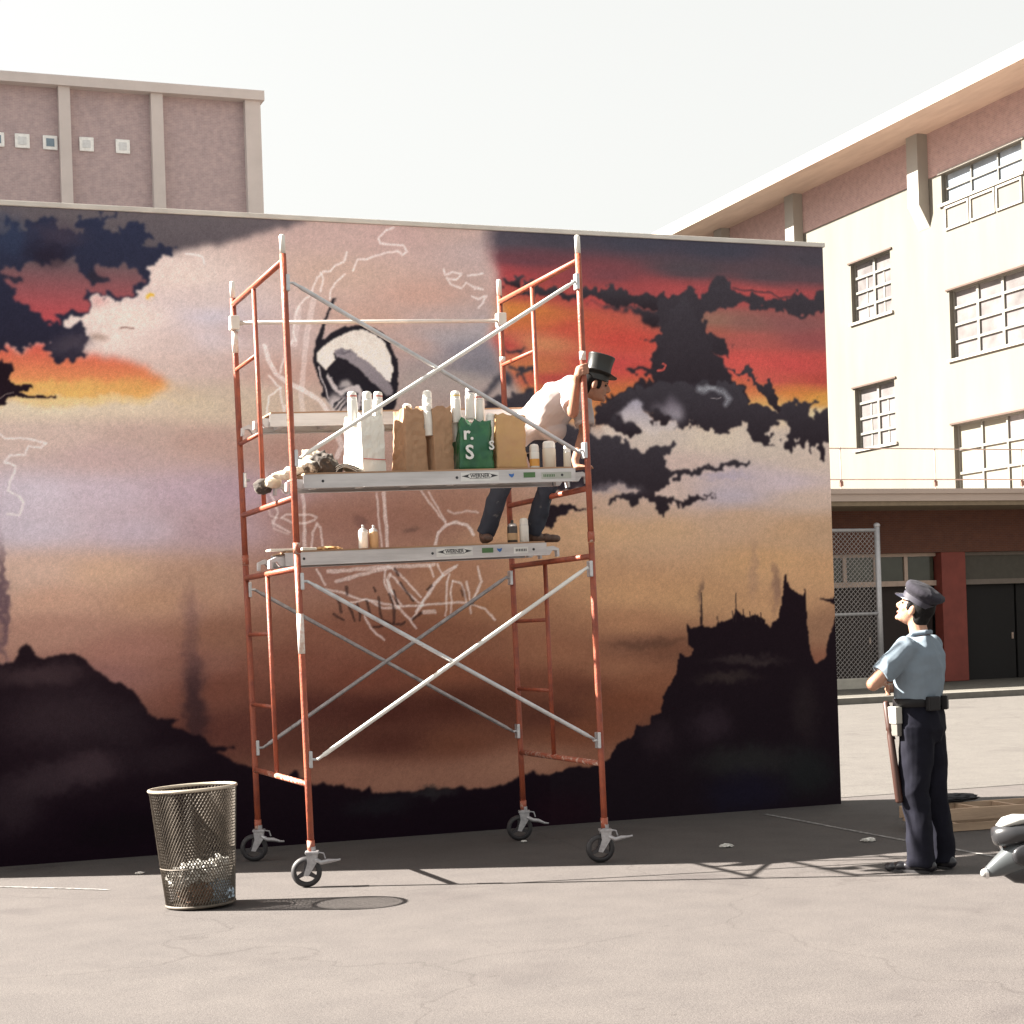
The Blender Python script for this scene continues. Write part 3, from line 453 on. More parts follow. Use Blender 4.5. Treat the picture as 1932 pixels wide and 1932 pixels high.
# faded white court line on the asphalt
bm = B(); pts = [(7.25, -.35), (7.235, -1.0), (7.2, -1.8), (7.175, -2.55), (7.16, -3.6), (7.15, -6)]
for (xa, ya), (xb, yb) in zip(pts, pts[1:]):
    bm.faces.new([bm.verts.new(p) for p in ((xa-.022, ya, .004), (xa+.022, ya, .004), (xb+.022, yb, .004), (xb-.022, yb, .004))])
tag(obj('court_line', bm, mat('worn_line_paint', (.08, .073, .07), .9, col2=(.26, .25, .24), thr=(.42, .6), scale=26)), kind='structure')
bm = B(); pts = [(.7, -.9), (1.0, -1.17), (1.42, -1.55), (1.62, -1.75)]
for (xa, ya), (xb, yb) in zip(pts, pts[1:]):
    bm.faces.new([bm.verts.new(p) for p in ((xa-.025, ya, .004), (xa+.025, ya, .004), (xb+.025, yb, .004), (xb-.025, yb, .004))])
tag(obj('court_line', bm, MAT['worn_line_paint']), kind='structure')
# ------------------------------------------------------------------ mural wall
xs, zs, paint = paint_mural()
nx, nz_ = len(xs), len(zs)
wall = thing('mural_wall', (4.4, .16, 0), 'freestanding concrete wall covered by a half-finished spray-painted sunset mural', 'wall')
co = np.zeros((nz_*nx, 3)); X, Z = np.meshgrid(xs, zs); co[:, 0] = X.ravel()-4.4; co[:, 1] = -.16; co[:, 2] = Z.ravel()
i = np.arange((nz_-1)*(nx-1)); r_ = i//(nx-1); c_ = i % (nx-1); a_ = r_*nx+c_
fc = np.stack([a_, a_+1, a_+nx+1, a_+nx], 1)
me = bpy.data.meshes.new('painted_face'); me.vertices.add(len(co)); me.vertices.foreach_set('co', co.ravel().astype(np.float32))
me.loops.add(fc.size); me.loops.foreach_set('vertex_index', fc.ravel().astype(np.int32)); me.polygons.add(len(fc)); me.polygons.foreach_set('loop_start', (np.arange(len(fc))*4).astype(np.int32))
me.update(calc_edges=True)
at_ = me.color_attributes.new('paint', 'FLOAT_COLOR', 'POINT')
at_.data.foreach_set('color', np.concatenate([np.clip(paint*1.30-.0045, .002, .9).reshape(-1, 3), np.ones((nx*nz_, 1))], 1).ravel().astype(np.float32))
m = bpy.data.materials.new('spray_paint'); m.use_nodes = True; n = m.node_tree; b = n.nodes['Principled BSDF']
ca = n.nodes.new('ShaderNodeAttribute'); ca.attribute_name = 'paint'; tc = n.nodes.new('ShaderNodeTexCoord')
nz = n.nodes.new('ShaderNodeTexNoise'); nz.inputs['Scale'].default_value = 130; nz.inputs['Detail'].default_value = 3; n.links.new(tc.outputs['Object'], nz.inputs['Vector'])
rp = n.nodes.new('ShaderNodeValToRGB'); rp.color_ramp.elements[0].position = .3; rp.color_ramp.elements[0].color = (.90, .90, .90, 1); rp.color_ramp.elements[1].position = .7; rp.color_ramp.elements[1].color = (1.10, 1.10, 1.10, 1); n.links.new(nz.outputs['Fac'], rp.inputs[0])
mx = n.nodes.new('ShaderNodeMix'); mx.data_type = 'RGBA'; mx.blend_type = 'MULTIPLY'; mx.inputs[0].default_value = 1; n.links.new(ca.outputs['Color'], mx.inputs[6]); n.links.new(rp.outputs[0], mx.inputs[7]); n.links.new(mx.outputs[2], b.inputs['Base Color'])
bp = n.nodes.new('ShaderNodeBump'); bp.inputs['Strength'].default_value = .25; bp.inputs['Distance'].default_value = .006; n.links.new(nz.outputs['Fac'], bp.inputs['Height']); n.links.new(bp.outputs[0], b.inputs['Normal'])
b.inputs['Roughness'].default_value = .75; b.inputs['Specular IOR Level'].default_value = .08
pf = bpy.data.objects.new('painted_face', me); COL.objects.link(pf); pf.parent = wall; me.materials.append(m); ORG[pf.name] = Vector((4.4, .16, 0))
M_conc = mat('wall_concrete', (.42, .40, .37), .9, var=.18, scale=3, bump=.3)
bm = B(); box(bm, (WX0, .004, -.3), (WX1, .32, WH)); obj('wall_body', bm, M_conc, wall)
bm = B(); box(bm, (WX0-.03, -.012, WH+.002), (WX1+.02, .34, WH+.042), .008); obj('coping', bm, mat('coping_cement', (.60, .57, .52), .85, var=.12, scale=4), wall)
# ------------------------------------------------------------------ school building on the right, front towards -X
FX = 30.0
M_cream = mat('cream_stucco', (.106, .100, .083), .9, var=.09, scale=1.1, bump=.12, bscale=30, stretch=(1, 1, .22))
M_trim = mat('cream_trim', (.24, .225, .20), .8, var=.05, scale=2)
M_frame = mat('white_sash_paint', (.125, .121, .108), .6, var=.06, scale=6)
def glass(name, c, r=.12):
    return mat(name, c, r, 0, var=.35, scale=.9, spec=.5)
M_glass = glass('dark_glass', (.12, .112, .112)); M_glassb = glass('sky_reflection_glass', (.20, .23, .26), .2); M_blind = mat('drawn_blinds', (.125, .118, .096), .8, var=.08, scale=2); M_lintel = mat('lintel_brown', (.055, .034, .026), .9)  # top panes: pale sky reflection put into the glass colour
def brick_mat(name, c1, c2, mortar, scale, axis):
    m = bpy.data.materials.new(name); m.use_nodes = True; n = m.node_tree; b = n.nodes['Principled BSDF']; b.inputs['Roughness'].default_value = .9
    tc = n.nodes.new('ShaderNodeTexCoord'); sp = n.nodes.new('ShaderNodeSeparateXYZ'); cb = n.nodes.new('ShaderNodeCombineXYZ'); n.links.new(tc.outputs['Object'], sp.inputs[0])
    n.links.new(sp.outputs[axis], cb.inputs[0]); n.links.new(sp.outputs['Z'], cb.inputs[1])
    br = n.nodes.new('ShaderNodeTexBrick'); br.inputs['Scale'].default_value = scale; br.inputs['Color1'].default_value = (*c1, 1); br.inputs['Color2'].default_value = (*c2, 1); br.inputs['Mortar'].default_value = (*mortar, 1); br.inputs['Mortar Size'].default_value = .018; br.inputs['Brick Width'].default_value = .5; br.inputs['Row Height'].default_value = .17
    n.links.new(cb.outputs[0], br.inputs['Vector'])
    nz = n.nodes.new('ShaderNodeTexNoise'); nz.inputs['Scale'].default_value = 5; nz.inputs['Detail'].default_value = 9; n.links.new(tc.outputs['Object'], nz.inputs['Vector'])
    rp = n.nodes.new('ShaderNodeValToRGB'); rp.color_ramp.elements[0].position = .3; rp.color_ramp.elements[0].color = (.88, .88, .90, 1); rp.color_ramp.elements[1].position = .7; rp.color_ramp.elements[1].color = (1.12, 1.1, 1.1, 1); n.links.new(nz.outputs['Fac'], rp.inputs[0])
    mx = n.nodes.new('ShaderNodeMix'); mx.data_type = 'RGBA'; mx.blend_type = 'MULTIPLY'; mx.inputs[0].default_value = 1; n.links.new(br.outputs[0], mx.inputs[6]); n.links.new(rp.outputs[0], mx.inputs[7]); n.links.new(mx.outputs[2], b.inputs['Base Color'])
    return m
school = thing('school_building', (36, 38, 0), 'tall cream building with paned windows and an overhanging roof', 'building')
Y0, Y1, ZB = 18.0, 62.0, 14.3
wins = [(32.45, 34.68, 10.87, 12.71, 2, 4, 'g'), (32.45, 34.68, 6.93, 8.83, 2, 4, 'g'), (24.9, 29.5, 8.95, 10.9, 4, 4, 'g'), (24.9, 29.5, 5.0, 7.08, 4, 3, 'b'), (26.0, 29.7, 13.42, 14.28, 3, 2, 's'), (38.2, 41.4, 13.42, 14.28, 3, 2, 's'),
        (39.2, 41.4, 10.87, 12.71, 2, 4, 'g'), (19.0, 23.2, 8.95, 10.9, 4, 4, 'g')]
bm = B()
us = sorted({Y0, Y1, *[v for q in wins for v in q[:2]]}); zz = sorted({0., ZB, *[v for q in wins for v in q[2:4]]})
def hole(u, z): return any(q[0] < u < q[1] and q[2] < z < q[3] for q in wins)
for ua, ub in zip(us, us[1:]):
    for za, zb in zip(zz, zz[1:]):
        if not hole((ua+ub)/2, (za+zb)/2): bm.faces.new([bm.verts.new((FX, *p)) for p in ((ua, za), (ua, zb), (ub, zb), (ub, za))])
for q in wins:
    ya, yb, za, zb = q[:4]
    for p in (((ya, za), (ya, zb)), ((yb, zb), (yb, za)), ((ya, zb), (yb, zb)), ((yb, za), (ya, za))):
        (a0, a1), (b0, b1) = p; bm.faces.new([bm.verts.new(v) for v in ((FX, a0, a1), (FX, b0, b1), (FX+.42, b0, b1), (FX+.42, a0, a1))])
bmesh.ops.remove_doubles(bm, verts=bm.verts[:], dist=1e-4)
obj('facade_wall', bm, M_cream, school)
bm = B(); box(bm, (FX+.5, Y0, 0), (44, Y1, 15.58)); obj('building_core', bm, mat('core_plaster', (.30, .27, .22), .9), school)
bm = B(); box(bm, (FX-.01, Y0+.02, ZB+.002), (FX+.3, Y1-.02, 15.598)); obj('brick_band', bm, brick_mat('brown_brick', (.34, .225, .20), (.30, .195, .18), (.34, .27, .25), 3.2, 'Y'), school)
M_roof = mat('eave_board', (.42, .32, .26), .85, var=.12, scale=3, stretch=(1, .2, 1))
bm = B(); box(bm, (FX-1.62, Y0-.5, 15.6), (45, Y1+1, 16.0)); ro = obj('roof', bm, M_roof, school)
bm = B(); box(bm, (FX-1.66, Y0-.5, 15.57), (FX-1.625, Y1+1, 15.84)); obj('fascia', bm, mat('fascia_board', (.33, .25, .2), .8), ro)
for yc in (23.9, 30.6, 37.75, 42.8, 48.5, 54):
    bm = B(); box(bm, (FX-.36, yc-.28, 13.55), (FX-.012, yc+.28, 15.597))
    # splayed foot of the pier
    vs_ = [bm.verts.new(p) for p in ((FX-.36, yc-.28, 13.549), (FX-.36, yc+.28, 13.549), (FX-.005, yc+.28, 12.9), (FX-.005, yc-.28, 12.9), (FX-.005, yc+.28, 13.549), (FX-.005, yc-.28, 13.549))]
    for f in ((0, 1, 2, 3), (1, 4, 2), (0, 3, 5), (0, 5, 4, 1)): bm.faces.new([vs_[k] for k in f])
    obj('pier', bm, M_trim, school)
for q in wins:
    ya, yb, za, zb, cn, rn, kind = q; bm = B(); xw = FX+.16
    f = .075 if kind != 's' else .05
    for k in range(cn+1):
        y = ya+(yb-ya)*k/cn; t = f*1.5 if (k in (0, cn) or kind == 'g') else f
        box(bm, (xw-.03, max(ya, y-t/2 if 0 < k else ya), za), (xw+.09, min(yb, y+t/2 if k < cn else yb), zb))
    for k in range(rn+1):
        z = za+(zb-za)*k/rn; box(bm, (xw-.028, ya+.01, max(za, z-f/2)), (xw+.088, yb-.01, min(zb, z+f/2)))
    wo_ = obj('window', bm, M_frame, school)
    for ci in range(cn):
        for ri in range(rn):
            bm = B(); y0_ = ya+(yb-ya)*ci/cn+.03; y1_ = ya+(yb-ya)*(ci+1)/cn-.03; z0_ = za+(zb-za)*ri/rn+.02; z1_ = za+(zb-za)*(ri+1)/rn-.02
            box(bm, (xw+.03, y0_, z0_), (xw+.045, y1_, z1_)); mm = M_glassb if kind == 's' else M_blind if kind == 'b' and not (ri == 2 and ci < 9 and (ci*7) % 3 == 1) else M_glass
            obj('pane', bm, mm, wo_)
            if kind == 'g' and cn == 2 and ri < 3:      # small casement bars seen inside the lower panes
                bm = B(); ym = y0_+(y1_-y0_)*(.42 if ci else .58); box(bm, (xw+.012, ym-.04, z0_), (xw+.028, ym+.04, z1_)); obj('glazing_bar', bm, M_frame, wo_)
    bm = B(); box(bm, (FX-.05, ya-.12, zb+.001), (FX+.02, yb+.12, zb+.05)); obj('lintel', bm, M_lintel if kind != 's' else M_trim, wo_)
    bm = B(); box(bm, (FX-.07, ya-.1, za-.08), (FX+.1, yb+.1, za-.001)); obj('sill', bm, M_trim, wo_)
for k in range(3):                                       # sunken panels under the top windows
    for (ya, yb) in ((26.0, 29.6),):
        a = ya+(yb-ya)*k/3; bm = B()
        for r in (((a, 12.62), (a+.06, 13.3)), ((a+1.08, 12.62), (a+1.14, 13.3)), ((a+.061, 13.24), (a+1.079, 13.3)), ((a+.061, 12.62), (a+1.079, 12.68))): box(bm, (FX-.05, r[0][0], r[0][1]), (FX-.002, r[1][0], r[1][1]))
        obj('wall_panel', bm, M_trim, school)
# ------------------------------------------------------------------ low brick annex with dark openings
AY = 21.6
annex = thing('brick_annex', (26, AY, 0), 'low red brick annex with a flat pale roof edge and dark doorways', 'building')
M_red = brick_mat('red_brick', (.115, .040, .022), (.095, .033, .020), (.11, .06, .045), 4, 'X')
M_fasc = mat('annex_fascia', (.42, .33, .28), .8, var=.06, scale=3, stretch=(.3, 1, 1))
bm = B(); box(bm, (10, AY-1.5, 4.2), (FX+8, AY+9, 4.36)); rf = obj('roof', bm, M_fasc, annex)
bm = B(); box(bm, (10, AY-1.54, 4.361), (FX+8, AY-1.3, 4.47)); obj('roof_edge', bm, M_fasc, rf)
bm = B(); box(bm, (10, AY-1.46, 4.10), (FX+8, AY-.002, 4.199)); obj('soffit', bm, mat('soffit_board', (.20, .15, .10), .9), rf)
bm = B(); box(bm, (10, AY, 3.12), (FX+8, AY+.3, 4.098)); obj('brick_beam', bm, M_red, annex)
M_dark = mat('doorway_shade_dark', (.008, .006, .006), .8, var=.3, scale=2)  # near-black colour stands for the shade inside the openings
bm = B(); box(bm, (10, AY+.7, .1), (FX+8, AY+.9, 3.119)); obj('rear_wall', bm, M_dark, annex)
for xc in (18.8, 24.37, 29.9):
    bm = B(); box(bm, (xc-.33, AY-.02, .116), (xc+.33, AY+.32, 3.119), .02); obj('brick_column', bm, mat('red_column_paint', (.19, .040, .028), .75, var=.15, scale=3), annex)
M_tr = mat('transom_frame_paint', (.42, .31, .25), .7)
for (xa, xb, cuts) in ((19.14, 24.03, 6), (24.71, 29.56, 1)):
    t = .045
    bm = B(); box(bm, (xa, AY+.2, 3.04), (xb, AY+.28, 3.118)); box(bm, (xa, AY+.2, 2.36), (xb, AY+.28, 2.48)); fr = obj('transom_frame', bm, M_tr if cuts > 1 else mat('dull_frame', (.16, .13, .11), .8), annex)
    for k in range(1, cuts):
        x = xa+(xb-xa)*k/cuts; bm = B(); box(bm, (x-t, AY+.19, 2.481), (x+t, AY+.27, 3.039)); obj('mullion', bm, M_tr, fr)
    for k in range(cuts):
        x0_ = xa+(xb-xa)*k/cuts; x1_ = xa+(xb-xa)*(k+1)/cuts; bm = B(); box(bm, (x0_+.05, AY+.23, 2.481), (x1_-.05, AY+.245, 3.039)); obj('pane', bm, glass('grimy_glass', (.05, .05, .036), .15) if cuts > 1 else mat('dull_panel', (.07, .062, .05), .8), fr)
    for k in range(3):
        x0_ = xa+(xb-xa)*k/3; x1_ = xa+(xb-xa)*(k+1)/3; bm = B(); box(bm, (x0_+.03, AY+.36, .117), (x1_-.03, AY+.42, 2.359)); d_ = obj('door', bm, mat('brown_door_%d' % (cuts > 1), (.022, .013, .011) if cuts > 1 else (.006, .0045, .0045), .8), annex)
        bm = B(); box(bm, (x1_-.14, AY+.33, 1.05), (x1_-.10, AY+.359, 1.2)); obj('handle', bm, M_tr, d_)
# thin guard rail on the annex roof
rail = thing('roof_guard_rail', (24, AY-.9, 4.36), 'thin two-wire guard rail along the low annex roof', 'railing')
M_wire = mat('rusty_rail_steel', (.34, .25, .22), .6, var=.25)
for z in (5.42, 4.73):
    bm = B(); tube(bm, [(10, AY-.9, z), (16, AY-.9, z-.012), (22, AY-.9, z), (30, AY-.9, z-.015), (FX+8, AY-.9, z)], .014, 6); obj('wire', bm, M_wire, rail)
for x in (12.8, 15.5, 18.2, 20.9, 23.35, 25.7, 28.4, 31, 34):
    bm = B(); tube(bm, [(x, AY-.9, 4.365), (x, AY-.9, 5.45)], .016, 6); p_ = obj('rail_post', bm, M_wire, rail)
    bm = B(); lathe(bm, [(.05, 0), (.05, .1), (.025, .13)], (x, AY-.9, 4.58), 8); obj('post_clamp', bm, mat('clamp_rust', (.12, .06, .045), .7), p_)
# ------------------------------------------------------------------ chain-link fence panel
fence = thing('chain_link_fence', (19.5, 20.3, 0), 'tall galvanised chain-link fence ending in a post beside the wall', 'fence')
M_galv = mat('galvanised_pipe', (.42, .41, .42), .45, .35, var=.12, scale=12)
FY = 20.3; XA, XB = 15.6, 21.52
for x in (XA, 18.6, XB):
    bm = B(); tube(bm, [(x, FY, .1), (x, FY, 3.66)], .062 if x == XB else .045, 12); p_ = obj('fence_post', bm, M_galv, fence, True)
    bm = B(); ell(bm, (x, FY, 3.68), (.075, .075, .06)); obj('post_cap', bm, M_galv, p_, True)
for z in (3.58, 1.74, .2):
    bm = B(); tube(bm, [(XA, FY, z), (XB, FY, z)], .038, 10); obj('fence_rail', bm, M_galv, fence, True)
bm = B(); st = .11; H0, H1 = .14, 3.56; k = XA-(H1-H0)
def wire(bm, a, b, y, r=.0065):
    d = Vector((b[0]-a[0], 0, b[1]-a[1])).normalized(); nrm = Vector((-d.z, 0, d.x))*r
    v = [Vector((a[0], y, a[1])), Vector((b[0], y, b[1]))]
    q = [[bm.verts.new(p+nrm), bm.verts.new(p+Vector((0, -r, 0))), bm.verts.new(p-nrm), bm.verts.new(p+Vector((0, r, 0)))] for p in v]
    for i in range(4): bm.faces.new((q[0][i], q[0][(i+1) % 4], q[1][(i+1) % 4], q[1][i]))
while k < XB:
    for s in (0, 1):
        x0_, z0_ = k, H0; x1_, z1_ = k+(H1-H0), H1
        if x0_ < XA: z0_ += XA-x0_; x0_ = XA
        if x1_ > XB: z1_ -= x1_-XB; x1_ = XB
        if z1_ > z0_+.02:
            if s: wire(bm, (XA+XB-x0_, z0_), (XA+XB-x1_, z1_), FY-.006)
            else: wire(bm, (x0_, z0_), (x1_, z1_), FY+.006)
    k += st
tag(obj('chain_link_mesh', bm, mat('galvanised_wire', (.36, .33, .32), .5, .3), fence), kind='stuff')
bm = B(); box(bm, (XA-.3, FY-.16, .1), (XB+.25, FY+.16, .34), .02); obj('fence_footing', bm, mat('footing_concrete', (.40, .37, .32), .9), fence)
# ------------------------------------------------------------------ brick building behind, on the left
LY = 60.0; k = (LY+13.657)/(35+13.657)
def lx(x): return x*k
def lz(z): return 1.6+(z-1.6)*k
left = thing('brick_apartment_block', (lx(2), LY, 0), 'haze-paled pink-brown brick building with light pilasters rising behind the wall', 'building')
M_lb = brick_mat('hazed_brick', (.42, .325, .325), (.385, .295, .30), (.44, .38, .37), 2.6, 'X')  # distance haze put into the brick as a paler colour
top = lz(16.5)
bm = B(); box(bm, (lx(-14), LY+.12, 0), (lx(11.40), LY+16, top)); obj('brick_wall', bm, M_lb, left)
M_pil = mat('pilaster_stone', (.55, .50, .48), .85, var=.07, scale=1)
for xa, xb in ((11.02, 11.45), (8.44, 8.76), (6.0, 6.30), (3.55, 3.85), (1.1, 1.4), (-1.4, -1.1), (-3.9, -3.6)):
    bm = B(); box(bm, (lx(xa), LY-.25, 0), (lx(xb), LY+.119, top)); obj('pilaster', bm, M_pil, left)
bm = B(); box(bm, (lx(-14)-.2, LY-.4, top+.001), (lx(11.45)+.15, LY+16.3, top+.4)); obj('parapet', bm, M_pil, left)
M_bw = mat('window_surround', (.80, .81, .80), .7)
for xc, dark_ in ((5.05, 0), (5.77, 1), (6.72, 0), (7.68, 0), (4.4, 1), (9.3, None), (9.9, None), (2.8, 0), (2.2, 0)):
    if dark_ is None: continue
    xc_, zc_ = lx(xc), lz(15.05-(.02 if xc < 6 else 0)); r = .19*k
    bm = B(); box(bm, (xc_-r, LY+.03, zc_-r), (xc_+r, LY+.118, zc_+r), .03); wf = obj('window', bm, M_bw, left)
    bm = B(); q = r*.55; box(bm, (xc_-q, LY+.01, zc_-q), (xc_+q, LY+.029, zc_+q)); obj('pane', bm, glass('blue_glass', (.16, .22, .27), .25) if dark_ else mat('frosted_pane', (.62, .64, .65), .4), wf)
# ================================================================== scaffold tower
SX0, SX1, SY0, SY1, LEAN = 2.8315, 4.8958, -2.399, -.853, -.0144
def SP(u, y, z): return Vector((SX0+u*(SX1-SX0)+LEAN*z, y, z*(.991+.022*u)))
M_or = mat('orange_frame_paint', (.30, .068, .030), .5, var=.22, scale=14, col2=(.20, .045, .026), thr=(.40, .66), bump=.2, bscale=70)
M_orw = mat('worn_orange_paint', (.30, .075, .038), .55, col2=(.46, .33, .27), thr=(.52, .62), scale=20)
M_zinc = mat('zinc_brace_steel', (.50, .50, .51), .36, .65, var=.18, scale=14)
M_pin = mat('bare_pin_steel', (.66, .63, .58), .5, .25, var=.1)
M_rub = mat('black_caster_rubber', (.022, .02, .022), .6, var=.3)
M_cast = mat('cast_steel', (.36, .35, .36), .5, .5, var=.25, scale=30)
scaf = thing('scaffold_tower', SP(.5, -1.6, 0), 'two-storey orange tube scaffold on black casters in front of the mural', 'scaffold')
YI = -1.53
RP = .0215
for u in (0, 1):
    for y in (SY0, SY1):
        for za, zb in ((.235, 2.168), (2.172, 4.12)):
            bm = B(); tube(bm, [SP(u, y, za+(zb-za)*k/4) for k in range(5)], RP, 14); p_ = obj('frame_post', bm, M_or, scaf, True)
            bm = B(); tube(bm, [SP(u, y, za+.0), SP(u, y, za+.07)], RP+.0035, 14); obj('coupling_collar', bm, M_orw, p_, True)
            for zc in ((.83, 1.99) if za < 1 else (2.79, 3.93)):          # brace studs
                bm = B(); c = SP(u, y, zc); s = 1 if u == 0 else -1
                box(bm, c+Vector((-.012+.02*s, -.030, -.055)), c+Vector((.012+.02*s, .030, .055)), .006); tube(bm, [c+Vector((.012*s, -.01, 0)), c+Vector((.06*s, -.01, 0))], .009, 8); obj('brace_lock', bm, M_zinc, p_)
        bm = B(); tube(bm, [SP(u, y, 4.121), SP(u, y, 4.235), SP(u, y, 4.245)], [.0195, .0195, .013], 12); obj('coupling_pin', bm, M_pin, scaf, True)
    for z in (.67, 2.075, 2.535, 4.075):
        bm = B(); tube(bm, [SP(u, SY0+.01, z), SP(u, YI, z), SP(u, SY1-.01, z)], .020, 12); obj('cross_bar', bm, M_or if z > 1 else M_orw, scaf, True)
    for za, zb in ((.67, 2.075), (2.535, 4.075)):
        bm = B(); tube(bm, [SP(u, YI, za+.015), SP(u, YI, zb-.015)], .0165, 12); obj('inner_post', bm, M_or, scaf, True)
    for z in (1.15, 1.66, 3.055, 3.60):
        bm = B(); tube(bm, [SP(u, YI+.01, z), SP(u, SY1-.015, z)], .0145, 10); obj('ladder_rung', bm, M_or, scaf, True)
def brace(a, b, y, m=M_zinc, r=.0145):
    p, q = SP(0, y, a)+Vector((.055, -.012, 0)), SP(1, y, b)+Vector((-.055, -.012, 0)); d = (q-p).normalized()
    bm = B(); tube(bm, [p, p+d*.045, p+d*.06, q-d*.06, q-d*.045, q], [r*.7, r*.75, r, r, r*.75, r*.7], 10); return obj('diagonal_brace', bm, m, scaf, True)
M_zw = mat('pale_brace_steel', (.66, .64, .60), .5, .2, var=.15, scale=5)  # paler steel for the rising front braces
brace(3.93, 2.77, SY0-.004); brace(2.80, 3.92, SY0-.036, M_zw)
brace(1.99, .84, SY0-.004); brace(.83, 2.0, SY0-.036, M_zw)
M_rustz = mat('dull_brace_steel', (.33, .31, .31), .5, .5, var=.3, scale=20)
brace(1.99, .83, SY1+.01, M_rustz); brace(.83, 2.0, SY1-.022, M_rustz)
bm = B(); tube(bm, [SP(0, SY1-.02, 3.94), SP(1, SY1-.02, 3.93)], .0145, 10); obj('guard_rail', bm, M_pin, scaf, True)
for u in (0, 1):
    bm = B(); c = SP(u, SY1, 3.94); box(bm, c+Vector((-.034, -.045, -.05)), c+Vector((.034, .034, .05)), .008); obj('rail_clamp', bm, M_pin, scaf)
M_lab = mat('worn_paper_label', (.55, .40, .34), .7, col2=(.68, .64, .60), thr=(.4, .6), scale=22)
for u, y, za, zb in ((0, SY0, 1.52, 1.78), (0, SY1, 3.72, 3.89), (1, SY0, 3.40, 3.46), (1, SY1, 3.62, 3.66)):
    bm = B(); tube(bm, [SP(u, y, za), SP(u, y, zb)], RP+.0012, 14); obj('worn_label', bm, M_lab, scaf, True)
def caster(u, y, ang, lever):
    c = SP(u, y, 0); c.z = 0; R = Matrix.Rotation(ang, 4, 'Z'); T = Matrix.Translation(c) @ R
    off = Vector((-.038, 0, 0)); r = .1
    bm = B(); prof = []
    for k in range(13):
        t = PI*k/12; prof.append((.072+.0275*math.sin(t), -.024*math.cos(t)))
    prof += [(.066, .022), (.066, -.022)]
    q = len(prof); n_ = 32; rings = [[bm.verts.new(T @ Vector((off.x+pr*math.cos(2*PI*k/n_), pz, r+pr*math.sin(2*PI*k/n_)))) for k in range(n_)] for pr, pz in prof]
    for a in range(q):
        A, Bq = rings[a], rings[(a+1) % q]
        for k in range(n_): bm.faces.new((A[k], A[(k+1) % n_], Bq[(k+1) % n_], Bq[k]))
    cs = obj('caster_wheel', bm, M_rub, scaf, True)
    bm = B()
    for k in range(3):
        a = PI/2+2*PI*k/3; d = Vector((math.cos(a), 0, math.sin(a))); s = Vector((-d.z, 0, d.x)); ctr = Vector((off.x, 0, r))
        vs_ = []
        for yy in (-.012, .012):
            for rr, ww in ((.012, .016), (.068, .010)):
                for sg in (-1, 1): vs_.append(bm.verts.new(T @ (ctr+d*rr+s*ww*sg+Vector((0, yy, 0)))))
        for f in ((0, 1, 3, 2), (4, 6, 7, 5), (0, 2, 6, 4), (1, 5, 7, 3), (0, 4, 5, 1), (2, 3, 7, 6)): bm.faces.new([vs_[i] for i in f])
    lathe(bm, [(.022, -.027), (.022, .027)], T @ Vector((off.x, 0, r)), 16, axis=(R @ Vector((0, 1, 0))))
    obj('wheel_spokes', bm, mat('wheel_iron', (.05, .046, .05), .5, .3), cs)
    bm = B()
    for yy in (-.036, .030):                                             # fork cheeks
        pts = [(off.x-.018, r-.02), (off.x+.012, r-.026), (.034, .165), (.038, .215), (-.036, .215), (-.03, .16)]
        a = [bm.verts.new(T @ Vector((p[0], yy, p[1]))) for p in pts]; b_ = [bm.verts.new(T @ Vector((p[0], yy+.006, p[1]))) for p in pts]
        bm.faces.new(a[::-1]); bm.faces.new(b_)
        for i in range(6): bm.faces.new((a[i], a[(i+1) % 6], b_[(i+1) % 6], b_[i]))
    box(bm, (-.042, -.042, .2151), (.044, .042, .232), .003, T); tube(bm, [T @ Vector((0, 0, .232)), T @ Vector((0, 0, .262))], .026, 14)
    obj('caster_fork', bm, M_cast, scaf)
    bm = B(); tube(bm, [T @ Vector(p) for p in ((.02, -.03, .185), (.06, -.034, .16), (.105, -.034, .165+.02*lever), (.155, -.034, .162+.05*lever), (.185, -.034, .165+.06*lever))], [.013, .015, .015, .008, .006], 8)
    obj('brake_lever', bm, M_cast, scaf, True)
    bm = B(); tube(bm, [T @ Vector((.03, 0, .225)), T @ Vector((.075, 0, .215)), T @ Vector((.085, 0, .18))], .006, 6); obj('lock_spring', bm, M_cast, scaf)
caster(0, SY0, -.30, .2); caster(1, SY0, -.25, .25); caster(0, SY1, -.30, -.4); caster(1, SY1, -.30, -.6)
